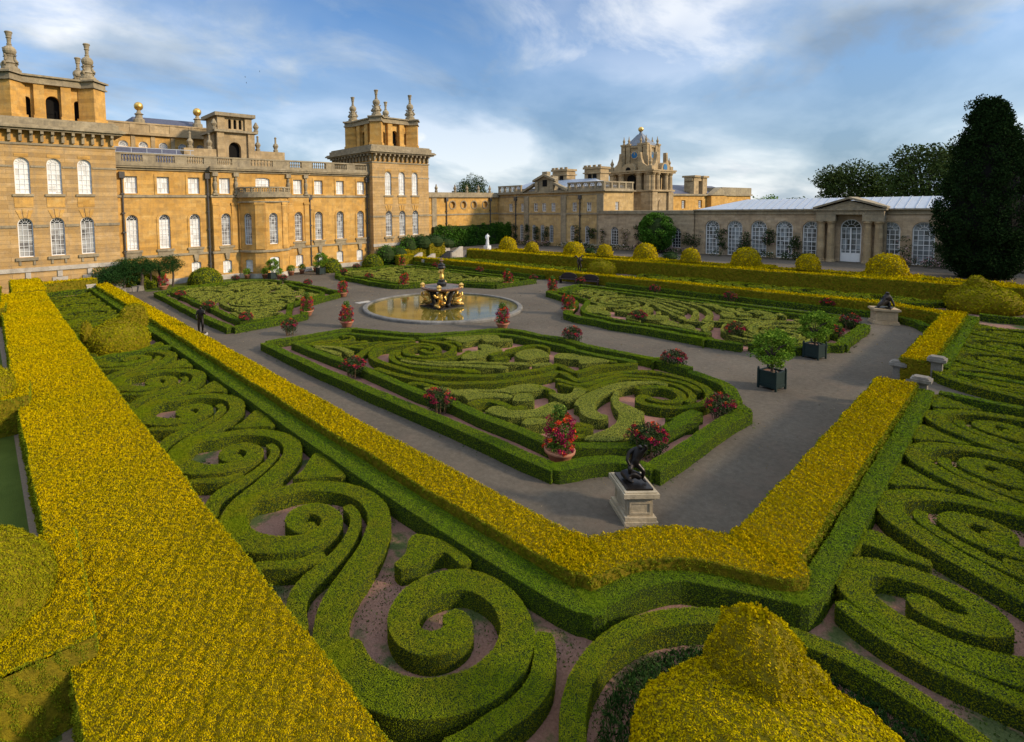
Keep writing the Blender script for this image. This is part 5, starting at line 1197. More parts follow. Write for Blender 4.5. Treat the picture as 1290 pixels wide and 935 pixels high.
# ------------------------------------------------------------------ pool and fountain
FC = (28.0, 31.0)
M_PIERR = stone_mat('weathered_rim_stone', (.15, .135, .115), (.22, .20, .17), (.085, .08, .07), .5, 1., .9, .7, False)
rim = MB(); rim.lathe([(6.32, 0), (6.32, .14), (6.27, .2), (5.99, .22), (5.94, .18), (5.94, -.05)], (*FC, 0), 72, cap=False)
pool = thing('fountain_pool', 'round stone-rimmed pool in the middle of the four parterres', 'pool', (*FC, 0))
part(rim, 'rim', M_PIERR, pool)
b = MB(); b.lathe([(5.96, .06), (5.96, .10)], (*FC, 0), 72); tag(b.build('water', M_WATER), kind='structure')
b = MB(); p = G(458, 381, 0); b.box(p[0] - .7, p[0] + .7, p[1] - .35, p[1] + .35, 0, .02); tag(b.build('paving_slab', M_PALE), 'pale flat stone slab set in the gravel beside the pool rim', 'slab')
fo = thing('fountain', 'black and gilded fountain with sea figures carrying a brown basin, standing in the pool', 'fountain', (*FC, .1))
mb = MB(); mb.box(FC[0] - 1.25, FC[0] + 1.25, FC[1] - 1.25, FC[1] + 1.25, .02, .18); part(mb, 'plinth', M_BLKST, fo)
mb = MB(); mb.lathe([(.5, 1.2), (1.25, 1.36), (1.62, 1.46), (1.68, 1.58), (1.62, 1.62), (1.3, 1.56)], (*FC, .08), 24); part(mb, 'basin', M_COPPER, fo)
mb = MB(); mb.lathe([(1.35, 1.56), (1.35, 1.6)], (*FC, .09), 24); part(mb, 'basin_water', M_STEP, fo)
def skin(name, V, E, Rr, m, parent=None, origin=(0, 0, 0), axes=None, scale=1., sub=2):
    ax = axes if axes is not None else (np.array([1, 0, 0]), np.array([0, 1, 0]))
    me = bpy.data.meshes.new(name); P = [np.array(origin) + scale * (v[0] * ax[0] + v[1] * ax[1] + np.array([0, 0, v[2]])) for v in V]
    me.from_pydata([tuple(p) for p in P], E, []); o = link(bpy.data.objects.new(name, me))
    o.modifiers.new('skin', 'SKIN')
    if not me.skin_vertices: me.attributes  # created with the modifier
    bm_sv = me.skin_vertices[0].data if me.skin_vertices else None
    if bm_sv:
        for i, r in enumerate(Rr): bm_sv[i].radius = (r * scale, r * scale); bm_sv[i].use_root = (i == 0)
    s = o.modifiers.new('smooth', 'SUBSURF'); s.levels = s.render_levels = sub
    me.materials.append(m)
    if parent is not None: setparent(o, parent)
    return o
for k in range(4):                                    # gilded sea creatures bracing the basin, a dark figure between them
    t = R_(40 + 90 * k); u = (np.array([math.cos(t), math.sin(t), 0]), np.array([-math.sin(t), math.cos(t), 0]))
    V = [(.95, 0, .30), (1.15, .05, .62), (.95, 0, .98), (1.25, .05, 1.22), (1.0, 0, 1.38), (1.35, .25, .42), (1.5, .45, .62), (1.32, -.25, .40), (1.55, -.38, .30), (1.35, .05, .75), (1.62, .1, .95), (1.55, .18, 1.22), (.75, -.2, .25), (1.75, .05, .22), (1.4, -.3, .95), (1.5, -.42, 1.2)]
    E = [(0, 1), (1, 2), (2, 3), (3, 4), (0, 5), (5, 6), (0, 7), (7, 8), (1, 9), (9, 10), (10, 11), (0, 12), (7, 13), (2, 14), (14, 15)]
    skin('gilded_figure', V, E, [.26, .25, .2, .2, .12, .17, .1, .17, .12, .15, .12, .08, .14, .1, .12, .09], M_GOLD, fo, (*FC, .06), u)
    t2 = t + R_(45); u2 = (np.array([math.cos(t2), math.sin(t2), 0]), np.array([-math.sin(t2), math.cos(t2), 0]))
    skin('dark_figure', [(.7, 0, .2), (.85, 0, .6), (.95, 0, 1.0), (1.15, .1, 1.3), (1.45, .15, 1.5), (1.1, -.2, .3)], [(0, 1), (1, 2), (2, 3), (3, 4), (0, 5)], [.2, .17, .16, .12, .09, .14], M_BLKST, fo, (*FC, .06), u2)
    g = MB(); g.lathe([(.05, 0), (.2, .06), (.17, .2), (.22, .3), (.1, .42), (.02, .46)], (FC[0] + 1.55 * math.cos(t), FC[1] + 1.55 * math.sin(t), 1.55), 8); part(g, 'gilded_shell', M_GOLD, fo)
mb = MB(); mb.lathe([(.42, 1.5), (.34, 1.7), (.40, 1.95), (.26, 2.1), (.3, 2.2)], (*FC, 0), 10); mb.lathe([(.22, 3.1), (.34, 3.2), (.26, 3.35), (.30, 3.42), (.16, 3.5), (.1, 3.6)], (*FC, 0), 10); part(mb, 'column', M_BLKST, fo)
ax = (CR * np.array([1, 1, 0]), CF * np.array([1, 1, 0]))
skin('gilded_torch_bearer', [(0, 0, 2.2), (0.02, 0, 2.5), (.02, 0, 2.85), (0, 0, 3.15), (0, 0, 3.32), (.02, -.05, 3.5), (-.22, -.05, 3.1), (-.30, -.12, 2.8), (.2, -.05, 3.12), (.26, -.1, 3.38), (-.12, -.08, 2.28), (.14, -.08, 2.24)], [(0, 1), (1, 2), (2, 3), (3, 4), (4, 5), (3, 6), (6, 7), (3, 8), (8, 9), (1, 10), (1, 11)], [.2, .19, .16, .19, .08, .12, .09, .07, .09, .07, .11, .11], M_GOLD, fo, (*FC, .55), ax, .78)
mb = MB(); mb.lathe([(.05, 3.55), (.06, 3.7), (.18, 3.76), (.06, 3.84), (.02, 4.0)], (*FC, 0), 8); part(mb, 'spout', M_COPPER, fo)

# ------------------------------------------------------------------ statues
M_PED3 = stone_mat('cream_pedestal_stone', (.38, .30, .19), (.47, .38, .25), (.17, .14, .10), .5, 1., .9, .6, False)
M_PED2 = stone_mat('tan_pedestal_stone', (.40, .28, .15), (.50, .36, .21), (.25, .19, .13), .5, 1., .9, .5, False)
M_PIER = stone_mat('weathered_pier_stone', (.17, .145, .115), (.25, .215, .17), (.085, .075, .06), .5, 1., .9, .7, False)
def pedestal(mb, c, rz, a, b, z0, h):
    M = np.array(Matrix.Rotation(rz, 3, 'Z')); k = MB()
    for (ea, eb, q0, q1) in ((.10, .10, 0, .1), (.07, .07, .1, .2), (.0, .0, .2, h - .2), (.05, .05, h - .2, h - .14), (.12, .12, h - .14, h - .03), (.08, .08, h - .03, h)):
        k.frustum((0, 0), a / 2 + ea, b / 2 + eb, q0, q1, a / 2 + ea, b / 2 + eb)
    for s_ in (-1, 1):                                  # sunk panels framed by a raised moulding
        for (u0, u1, v0, v1) in ((-.42, .42, .26, .31), (-.42, .42, h - .33, h - .28), (-.42, -.36, .31, h - .33), (.36, .42, .31, h - .33)):
            y = s_ * b / 2; k.box(u0 * a, u1 * a, min(y, y + s_ * .02), max(y, y + s_ * .02), v0, v1)
            x = s_ * a / 2; k.box(min(x, x + s_ * .02), max(x, x + s_ * .02), u0 * b, u1 * b, v0, v1)
    for V, L, T, Mi in zip(k.V, k.L, k.T, k.M): pass
    off = mb.n
    for V in k.V: mb.V.append(V @ M.T + np.array([c[0], c[1], z0]))
    for L in k.L: mb.L.append(L + off)
    mb.T += k.T; mb.M += k.M; mb.n += k.n
axr = lambda a: (np.array([math.cos(a), math.sin(a), 0]), np.array([-math.sin(a), math.cos(a), 0]))
RZ = R_(-40)
c = np.array(G(803, 656, 0)) + .28 * np.array([.642, .766]); st = thing('wrestler_statue', 'dark bronze bending figure on a pale stone pedestal at the near corner of the path', 'statue', (*c, 0), 0, 'bronze statues on pedestals')
mb = MB(); pedestal(mb, c, RZ, .64, .86, 0, .86); part(mb, 'pedestal', M_PED3, st)
mb = MB(); Mz = np.array(Matrix.Rotation(RZ, 3, 'Z')); k = MB(); k.box(-.33, .33, -.42, .42, .86, .91); mb.V = [V @ Mz.T + np.array([*c, 0]) for V in k.V]; mb.L = k.L; mb.T = k.T; mb.M = k.M; mb.n = k.n; part(mb, 'base_plate', M_BRONZE, st)
a2 = axr(RZ)
skin('bending_figure', [(.0, .0, .50), (.07, .02, .66), (.13, .02, .83), (.17, .0, .96), (.20, -.03, 1.05), (.03, .08, .88), (-.12, .05, .78), (-.20, -.03, .62), (-.14, -.10, .48), (.25, -.05, .90), (.33, -.12, 1.02), (.24, -.16, 1.12), (.10, -.04, .48), (.24, -.14, .34), (.22, -.10, .10), (.30, -.20, .04), (-.08, .0, .47), (-.16, -.16, .40), (-.12, -.02, .14), (-.12, -.12, .04)],
     [(0, 1), (1, 2), (2, 3), (3, 4), (2, 5), (5, 6), (6, 7), (7, 8), (2, 9), (9, 10), (10, 11), (0, 12), (12, 13), (13, 14), (14, 15), (0, 16), (16, 17), (17, 18), (18, 19)],
     [.125, .12, .13, .055, .085, .07, .062, .048, .035, .07, .052, .04, .095, .068, .045, .035, .095, .068, .045, .035], M_BRONZE, st, (*c, .91), a2, .88)
skin('crouched_figure', [(-.16, -.02, .16), (-.02, -.04, .22), (.10, -.06, .16), (.18, -.12, .10), (-.22, .14, .12), (-.10, .22, .08), (-.20, -.14, .10), (-.1, -.26, .06)], [(0, 1), (1, 2), (2, 3), (0, 4), (4, 5), (0, 6), (6, 7)], [.14, .13, .10, .085, .10, .06, .08, .05], M_BRONZE, st, (*c, .91), a2, .92)

c = np.array(G(1118, 409, 0)) + .4 * np.array([.8, .6]); st = thing('crouching_statue', 'dark bronze crouching figure on a wide stone pedestal at the right end of the garden', 'statue', (*c, 0), 0, 'bronze statues on pedestals')
mb = MB(); pedestal(mb, c, RZ + R_(-24), 1.12, .95, 0, 1.02); part(mb, 'pedestal', M_PED2, st)
skin('crouching_figure', [(-.05, 0, .25), (.08, 0, .45), (.12, -.02, .66), (.10, -.05, .80), (.10, -.06, .90), (.26, -.08, .55), (.30, -.2, .32), (.32, -.28, .12), (-.05, -.08, .58), (-.2, -.14, .36), (-.42, -.16, .16), (-.28, -.1, .26), (-.5, -.14, .06), (.2, -.12, .30), (.1, -.2, .04), (.25, .05, .18), (.38, .05, .06)],
     [(0, 1), (1, 2), (2, 3), (3, 4), (2, 5), (5, 6), (6, 7), (2, 8), (8, 9), (9, 10), (0, 11), (11, 12), (0, 13), (13, 14), (0, 15), (15, 16)], [.17, .17, .16, .07, .115, .09, .06, .05, .09, .06, .05, .12, .06, .11, .06, .12, .07], M_BRONZE, st, (*c, 1.03), axr(RZ), 1.15)
b = MB(); b.box(c[0] - .45, c[0] + .45, c[1] - .4, c[1] + .4, 1.02, 1.07); part(b, 'base_plate', M_BRONZE, st)

def standing(name, label, c, z0, s, m, root=None, wings=False, pose=0, rz=RZ):
    V = [(0, 0, .95), (.0, 0, 1.15), (.02, 0, 1.36), (.02, 0, 1.5), (.03, -.03, 1.64), (-.17, 0, 1.38), (-.26, -.05, 1.12), (-.18, -.16, .92), (.2, 0, 1.38), (.30, -.06, 1.16), (.24, -.2, 1.34), (-.10, 0, .9), (-.13, -.05, .5), (-.16, .05, .08), (-.18, -.08, .03), (.09, 0, .9), (.14, -.1, .52), (.06, .06, .12), (.08, -.1, .03)]
    E = [(0, 1), (1, 2), (2, 3), (3, 4), (2, 5), (5, 6), (6, 7), (2, 8), (8, 9), (9, 10), (0, 11), (11, 12), (12, 13), (13, 14), (0, 15), (15, 16), (16, 17), (17, 18)]
    Rr = [.14, .12, .15, .055, .10, .07, .055, .04, .07, .055, .04, .10, .075, .05, .04, .10, .075, .05, .04]
    if wings:
        V += [(-.1, .12, 1.45), (-.35, .2, 1.75), (-.5, .25, 1.5), (.12, .12, 1.45), (.35, .2, 1.8), (.52, .25, 1.55)]; n = 19
        E += [(2, n), (n, n + 1), (n + 1, n + 2), (2, n + 3), (n + 3, n + 4), (n + 4, n + 5)]; Rr += [.07, .08, .03, .07, .08, .03]
    return skin(name, V, E, Rr, m, root, (c[0], c[1], z0), axr(rz), s)
c = (9.72, 31.95); st = thing('dancer_statue', 'dark bronze standing nude beside the left golden hedge', 'statue', (*c, 0), 0, 'bronze statues on pedestals')
mb = MB(); mb.lathe([(.36, 0), (.36, .15), (.27, .2), (.27, .6), (.36, .68), (.36, .78)], (*c, 0), 16); part(mb, 'pedestal', M_PALE, st); standing('standing_figure', '', c, .8, .95, M_BRONZE, st)
b = MB(); b.lathe([(.28, .78), (.28, .83)], (*c, 0), 14); part(b, 'base_plate', M_BRONZE, st)
c = G(730, 354.5, 0); st = thing('winged_statue', 'slender dark winged statue on a white pedestal between two dark benches', 'statue', (*c, 0), 0, 'bronze statues on pedestals')
mb = MB(); pedestal(mb, c, RZ, .55, .55, 0, .95); part(mb, 'pedestal', M_MARBLE, st); standing('winged_figure', '', c, .93, 1.0, M_BRONZE, st, True)
c = onX(614, 309, 59.5); st = thing('marble_statue', 'white marble standing figure on the far terrace before the ivy wall', 'statue', (c[0], c[1], 1.2))
mb = MB(); mb.box(c[0] - .4, c[0] + .4, c[1] - .4, c[1] + .4, 1.2, 2.0); part(mb, 'pedestal', M_MARBLE, st); standing('draped_figure', '', c, 1.98, 1.12, M_MARBLE, st)
mb = MB(); mb.lathe([(.3, 0), (.27, .3), (.2, .7), (.2, 1.0), (.24, 1.3), (.15, 1.6)], (c[0], c[1], 1.98), 10); part(mb, 'robe', M_MARBLE, st, True)

def bench(c, rz, label):
    t = thing('garden_bench', label, 'bench', (*c, 0), rz, 'dark benches by the winged statue')
    mb = MB(); F = Frame((0, 0, 0), (1, 0, 0), (0, -1, 0))
    fbox(mb, F, -.85, .85, .42, .48, -.2, .35); mb.build('seat', M_BENCH, t, world=False)
    mb = MB(); P = [(-.85, .42), (.85, .42)] + [(.85 * math.cos(a), .62 + .48 * math.sin(a)) for a in np.linspace(0, math.pi, 12)]; fpoly(mb, F, P, -.26, -.2); mb.build('backrest', M_BENCH, t, world=False)
    for s_ in (-1, 1):
        mb = MB(); fbox(mb, F, s_ * .8 - .04, s_ * .8 + .04, 0, .42, -.22, .33); mb.build('leg', M_BENCH, t, world=False)
        mb = MB(); fbox(mb, F, s_ * .82 - .04, s_ * .82 + .04, .62, .68, -.2, .35); fbox(mb, F, s_ * .82 - .03, s_ * .82 + .03, .48, .62, .27, .33); mb.build('armrest', M_BENCH, t, world=False)
    return t
bench(G(716, 357, 0), R_(-75), 'dark arched-back bench left of the winged statue')
bench(G(743, 360, 0), R_(-75), 'dark arched-back bench right of the winged statue')

# ------------------------------------------------------------------ flower pots and shrubs of the parterres
def pot_proto():
    t = thing('flower_pot', 'x', 'flower pot', (0, 0, 0), 0, 'tall planted pots of the parterres')
    mb = MB(); mb.lathe([(.27, 0), (.31, .04), (.40, .27), (.43, .30), (.47, .32), (.48, .40), (.43, .42), (.40, .37)], (0, 0, 0), 20); mb.build('pot', M_TERRA, t, True, world=False)
    mb = MB(); cloud(mb, (0, 0, .85), (.38, .38, .60), 1500, .07, 0, .3); cloud(mb, (0, .0, 1.5), (.26, .26, .32), 520, .075, 0, .2, .4); cloud(mb, (0, 0, .45), (.46, .46, .16), 300, .07, 0, .5); mb.build('foliage', M_POTL, t, world=False)
    mb = MB(); cloud(mb, (-.02, 0, 1.0), (.44, .44, .42), 260, .06, 0, .8)
    for i in range(16): a = rng.uniform(0, 6.28); cloud(mb, (.40 * math.cos(a), .40 * math.sin(a), rng.uniform(.7, 1.3)), (.13, .13, .14), 60, .058, 0, .3)
    for i in range(6): a = rng.uniform(0, 6.28); cloud(mb, (.46 * math.cos(a), .46 * math.sin(a), rng.uniform(.42, .55)), (.13, .13, .09), 40, .058, 0, .3)
    mb.build('magenta_flowers', M_MAG, t, world=False)
    mb = MB()
    for i in range(20): a = rng.uniform(0, 6.28); z = rng.uniform(.45, 1.5); r = .50 if z < .7 else .46 * (1 - max(0, z - 1.1) * 1.1); cloud(mb, (r * math.cos(a), r * math.sin(a), z), (.08, .08, .07), 22, .065, 0, .3)
    mb.build('red_flowers', M_RED, t, world=False); return t
def bush_proto():
    t = thing('flower_bush', 'x', 'flower bush', (0, 0, 0), 0, 'flowering bushes of the parterres')
    mb = MB()
    for i in range(9): a = rng.uniform(0, 6.28); r = rng.uniform(.1, .4); mb.tube([(r * .7 * math.cos(a), r * .7 * math.sin(a), 0), (r * math.cos(a), r * math.sin(a), .55)], .016, 4)
    mb.build('stems', M_BRANCH, t, world=False)
    mb = MB(); cloud(mb, (0, 0, .66), (.56, .46, .44), 1900, .06, 0, .3); cloud(mb, (.1, 0, .3), (.4, .35, .28), 300, .07, 0, .2); mb.build('foliage', M_ROSEL, t, world=False)
    mb = MB()
    for i in range(24): d = rng.normal(size=3); d /= np.linalg.norm(d); d[2] = abs(d[2]) * .8; cloud(mb, (d[0] * .54, d[1] * .44, .62 + d[2] * .46), (.10, .10, .08), 22, .055, 0, .3)
    mb.build('magenta_flowers', M_MAG, t, world=False)
    mb = MB()
    for i in range(10): d = rng.normal(size=3); d /= np.linalg.norm(d); d[2] = abs(d[2]); cloud(mb, (d[0] * .52, d[1] * .42, .64 + d[2] * .42), (.07, .07, .06), 14, .055, 0, .3)
    mb.build('red_flowers', M_RED, t, world=False); return t
pots = [((705, 583), 1.05, 'tall pot of red and magenta flowers at the front parterre corner, nearest the pedestal'), ((437, 413), .95, 'tall flower pot left of the pool, on the front parterre corner'), ((633, 415), 1., 'tall flower pot right of the pool, on the front parterre corner'),
        ((387, 399), 1., 'tall flower pot on the left parterre, at its corner nearest the front path'), ((432, 375), .95, 'tall flower pot on the left parterre corner nearest the pool'), ((206, 366), 1., 'flower pot by the far left corner of the left parterre, near the pergola'),
        ((509, 364), 1., 'tall flower pot on the far parterre, left behind the fountain'), ((640, 362), 1., 'tall flower pot on the far parterre, right behind the fountain'), ((507, 338), .95, 'dull red flower pot at the foot of the garden steps'),
        ((696, 372), .95, 'tall flower pot on the right parterre corner nearest the benches'), ((716, 397), 1., 'tall flower pot on the right parterre corner nearest the pool')]
pr = pot_proto()
for i, ((x, y), s_, lab) in enumerate(pots):
    g = G(x, y - 1, .0); o = pr if i == 0 else dup(pr, (*g, .02), rng.uniform(0, 6.28), lab, None, s_ * rng.uniform(.94, 1.06))
    if i == 0: o.location = (g[0], g[1], .02); o['label'] = lab
bushes = [((365, 424), 1.0, 'magenta and red flower bush at the left corner of the front parterre'), ((446, 478), 1.0, 'orange-red flower bush halfway along the left side of the front parterre'), ((553, 523), 1., 'flower bush along the left side of the front parterre, near its middle'),
          ((816, 580), 1.05, 'magenta flower bush behind the bronze figure at the near corner'), ((907, 532), 1., 'withered brown flower bush with red tops at the right corner of the front parterre'), ((849, 470), 1., 'wide flower bush on the middle path side of the front parterre, right part'), ((721, 438), 1., 'flower bush on the middle path side of the front parterre, left part'),
          ((310, 413), .9, 'magenta flower bush at the near corner of the left parterre'), ((263, 396), .9, 'orange flower bush behind the standing bronze nude'), ((227, 380), .85, 'flower bush on the left side of the left parterre, near the pot'), ((297, 358), .85, 'flower bush on the palace side of the left parterre, left'), ((357, 358), .85, 'flower bush on the palace side of the left parterre, right'), ((388, 365), .9, 'flower bush on the cross path side of the left parterre'),
          ((433, 350), .9, 'flower bush on the cross path side of the far parterre, left end'), ((449, 343), .9, 'flower bush on the palace side of the far parterre'), ((465, 356), .9, 'flower bush in the front left edge of the far parterre'), ((549, 342), .9, 'flower bush on the back edge of the far parterre, behind the fountain spout'), ((604, 348), .9, 'flower bush on the back edge of the far parterre, right part'), ((672, 358), .9, 'flower bush at the right end of the far parterre'),
          ((732, 362), .9, 'dull flower bush in front of the winged statue'), ((825, 374), .95, 'flower bush on the back edge of the right parterre, left part'), ((920, 384), .95, 'flower bush on the back edge of the right parterre, right part'), ((804, 411), 1., 'dark red flower bush on the front edge of the right parterre, left part'), ((925, 431), 1.05, 'red flower bush on the front edge of the right parterre, right part'), ((1043, 394), 1., 'dark crimson bush behind the farther citrus tree'), ((1071, 418), 1., 'crimson bush at the right end of the right parterre'), ((1054, 430), .8, 'orange-flowered bush half hidden by the farther citrus tree')]
pr = bush_proto()
for i, ((x, y), s_, lab) in enumerate(bushes):
    g = G(x, y - 1.5, 0.); o = pr if i == 0 else dup(pr, (*g, .0), rng.uniform(0, 6.28), lab, None, (s_ * rng.uniform(.95, 1.15), s_, s_ * rng.uniform(.92, 1.1)))
    if i == 0: o.location = (g[0], g[1], 0); o['label'] = lab
sp = thing('plant_pot', 'x', 'plant pot', (0, 0, 0), 0, 'small pots at the foot of the palace')
mb = MB(); mb.lathe([(.22, 0), (.32, .42), (.36, .44), (.36, .52), (.3, .52)], (0, 0, 0), 14); mb.build('pot', M_TERRA, sp, True, world=False)
mb = MB(); cloud(mb, (0, 0, .85), (.5, .5, .42), 420, .13, 0, .3); mb.build('foliage', M_CITL, sp, world=False)
sl_ = ['leftmost of the small terracotta pots under the palace', 'small terracotta pot between the left parterre and the bow', 'small terracotta pot left of the bow', 'small terracotta pot by the white bow door', 'small terracotta pot right of the bow door', 'small terracotta pot under the right bow window', 'small terracotta pot behind the far left tree box']
for i, (x, y) in enumerate([(291, 351), (311.5, 352), (334, 351.5), (352, 352), (367.5, 347.5), (380.5, 345.5), (398, 343)]):
    g = G(x, y - .5, 0); o = sp if i == 0 else dup(sp, (*g, .01), rng.uniform(0, 6), sl_[i])
    if i == 0: o.location = (g[0], g[1], .01); o['label'] = sl_[0]

# ------------------------------------------------------------------ citrus trees in green boxes
def citrus_proto():
    t = thing('tree_box', 'x', 'tree box', (0, 0, 0), 0, 'citrus trees in green boxes')
    mb = MB(); 
    for a, b_, c_, d_ in ((-.36, .36, -.36, -.32), (-.36, .36, .32, .36), (-.36, -.32, -.32, .32), (.32, .36, -.32, .32)): mb.box(a, b_, c_, d_, .10, .80)
    for z in (.16, .70):
        for s_ in (-1, 1): mb.box(-.36, .36, s_ * .362 - .01, s_ * .362 + .01, z, z + .07); mb.box(s_ * .362 - .01, s_ * .362 + .01, -.36, .36, z, z + .07)
    mb.build('box', M_TUB, t, world=False)
    for sx in (-1, 1):
        for sy in (-1, 1): b = MB(); b.box(sx * .36 - .035, sx * .36 + .035, sy * .36 - .035, sy * .36 + .035, 0, .84); b.lathe([(.03, 0), (.05, .035), (.03, .07), (.01, .09)], (sx * .36, sy * .36, .84), 8); b.build('corner_post', M_TUB, t, world=False)
    mb = MB(); mb.box(-.33, .33, -.33, .33, .6, .73); mb.build('soil', M_RSOIL, t, world=False)
    mb = MB(); mb.tube([(0, 0, .7), (.03, .02, 1.1), (0, 0, 1.5)], [.06, .05, .04], 7)
    for i in range(9): a = i * .72; mb.tube([(0, 0, 1.15 + .03 * i), (.35 * math.cos(a), .35 * math.sin(a), 1.6 + .04 * i), (.62 * math.cos(a), .62 * math.sin(a), 1.75 + .05 * i)], [.03, .02, .01], 5)
    mb.build('trunk', M_BARK, t, world=False)
    mb = MB()
    for i in range(80): d = rng.normal(size=3); d /= np.linalg.norm(d); k = rng.uniform(.45, 1.) ** .7; cloud(mb, (d[0] * (.78 + .12 * math.sin(3 * i)) * k, d[1] * .80 * k, 1.74 + d[2] * .74 * k + .1 * d[0]), (.22, .22, .2), 70, .085, 0, .2, 0.)
    mb.build('crown', M_CITL, t, world=False); return t
pr = citrus_proto()
for i, (x, y, s_, rz, lab) in enumerate([(972, 489, .95, R_(-12), 'bright green citrus tree in a dark green box, the nearer one on the path'), (1026, 451, .95, R_(-14), 'round-headed citrus tree in a dark green box, the farther one on the right path'), (343, 352, .95, .1, 'citrus tree in a dark green box in front of the palace bow'), (404, 346, 1.05, .1, 'airy citrus tree in a dark green box before the right part of the palace front')]):
    g = G(x, y, 0); o = pr if i == 0 else dup(pr, (*g, 0), rz, lab, None, s_)
    if i == 0: o.location = (g[0], g[1], 0); o.rotation_euler = (0, 0, rz); o['label'] = lab

# ------------------------------------------------------------------ steps, piers and low walls
def pier(label, x, y, z0, h, w=.34):
    t = thing('stone_pier', label, 'pier', (x, y, z0), 0, 'stone piers of the garden steps'); mb = MB()
    for e, a, b_ in ((.06, 0, .12), (0, .12, h - .26), (.05, h - .26, h - .2), (.12, h - .2, h - .08), (.06, h - .08, h - .03), (.02, h - .03, h)): mb.box(x - w / 2 - e, x + w / 2 + e, y - w / 2 - e, y + w / 2 + e, z0 + a, z0 + b_)
    for s_ in (-1, 1): mb.box(x + s_ * w / 2 - .012, x + s_ * w / 2 + .012, y - .12, y + .12, z0 + .25, z0 + h - .4)
    part(mb, 'shaft', M_PIER, t); return t
pier('inner stone pier on the far side of the right steps', 30.5, 4.05, 0, 1.0); pier('outer stone pier on the far side of the right steps, beside the golden hedge', 30.45, 2.85, .45, 1.0)
pier('outer stone pier on the near side of the right steps, half behind the golden hedge', 26.75, 2.9, .45, .95); pier('inner stone pier on the near side of the right steps', 26.75, 4.05, 0, .95)
b = MB(); 
for y0, y1, z in ((3.75, 4.1, .16), (3.4, 3.75, .33), (3.0, 3.4, .5)): b.box(27.0, 30.2, y0, y1, -.05, z)
tag(b.build('garden_steps', M_STEP), 'three worn stone steps up to the right gravel path, between the piers', 'steps')
for x, lab in ((30.5, 'sloping stone side wall of the right steps, below the golden hedge'), (26.75, 'sloping stone side wall of the right steps, on the near side')):
    b = MB(); F = side(x - .12); fpoly(b, Frame((x - .12, 0, 0), (0, -1, 0), (-1, 0, 0)), [(-3.9, 0), (-3.0, 0), (-3.0, .95), (-3.9, .45)], -.24, 0); tag(b.build('step_wall', M_PIER), lab, 'wall')
for i, (xa, y0, z0, z1, lab) in enumerate(((46.8, 55.6, 0, .75, 'lower flight of dark stone steps at the far corner, below the ivy'), (52.4, 55.8, .6, 1.4, 'upper flight of dark stone steps at the far corner'))):
    t = thing('stone_steps', lab, 'steps', (xa, y0 + 1.2, z0)); mb = MB(); n = 5
    for k in range(n): mb.box(xa + .32 * k, xa + .32 * (k + 1) + (2. if k == n - 1 else 0), y0, y0 + 2.4, z0 - .6, z0 + (z1 - z0) * (k + 1) / n)
    part(mb, 'treads', M_STEP, t)
    for yy in (y0 - .35, y0 + 2.45): 
        b = MB(); fpoly(b, Frame((0, yy, 0), (1, 0, 0), (0, -1, 0)), [(xa - .3, z0 - .3), (xa + 2.0, z0 - .3), (xa + 2.0, z1 + .75), (xa + 1.5, z1 + .75), (xa + .1, z0 + .8), (xa - .3, z0 + .8)], -.3, 0); part(b, 'side_wall', M_PALE, t)
t = thing('low_wall', 'low grey stone ledge with a white end pier below the hedge at the far left', 'wall', (5, 58.2, 0)); mb = MB(); mb.box(3.2, 7.4, 57.6, 58.0, 0, .85); part(mb, 'ledge', M_STEP, t); mb = MB(); mb.box(7.4, 8.1, 57.5, 58.1, 0, 1.25); mb.box(7.35, 8.15, 57.45, 58.15, 1.15, 1.28); part(mb, 'end_pier', M_PALE, t)

# ------------------------------------------------------------------ planting along the palace
dd = [(180, 363, 346, 2.0, 'golden yew dome beside the pergola at the left of the palace front'), (261, 358, 338, 1.95, 'golden yew dome before the left basement windows'), (420, 343, 326, 1.5, 'golden yew dome right of the far tree box'), (473, 338, 321, 1.55, 'golden yew dome at the foot of the second tower')]
for x, yb, yt, r, lab in dd:
    g = G(x, yb, 0); zt = 8 * 0; p = ray(x, yt); tt = (g[0] * .64 + g[1] * .766) / (p @ np.array([.64, .766, 0])); h = 8 + p[2] * tt
    pr_ = [(1, 0), (1.0, .15), (.97, .32), (.88, .52), (.73, .70), (.52, .86), (.28, .96), (.0, 1.0)]
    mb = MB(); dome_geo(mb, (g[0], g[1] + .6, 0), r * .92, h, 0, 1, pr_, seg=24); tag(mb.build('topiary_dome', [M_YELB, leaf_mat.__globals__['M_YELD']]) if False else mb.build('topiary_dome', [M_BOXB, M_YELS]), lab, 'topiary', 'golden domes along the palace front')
pg = thing('pergola_climber', 'dark green climber clipped over a rustic arch against the palace wing', 'climber', (15.5, 60.2, 0))
mb = MB(); th = MB()
for i in range(60):
    x = rng.uniform(9.3, 16.0); y = rng.uniform(58.9, 60.3); z = rng.uniform(1.9, 3.05) - (max(0, 11.2 - x) * .35)
    cloud(mb, (x, y, z), (.8, .6, .5), 480, .09, 0, .6)
for i in range(34): x = rng.uniform(8.6, 12.0); cloud(mb, (x, rng.uniform(59, 60.2), rng.uniform(1.0, 2.2)), (.6, .5, .6), 200, .11, 0, .6)
part(mb, 'foliage', M_DIVYL, pg)
for x, y, r in ((10.8, 59.5, .16), (12.4, 59.5, .2), (14.2, 60.0, .16), (15.5, 59.9, .13), (13.4, 60.2, .12)): b = MB(); b.tube([(x, y, 0), (x + .1, y, 1.2), (x, y + .1, 2.6)], [r, r * .8, r * .7], 7); part(b, 'trunk', M_BARK, pg)
b = MB(); 
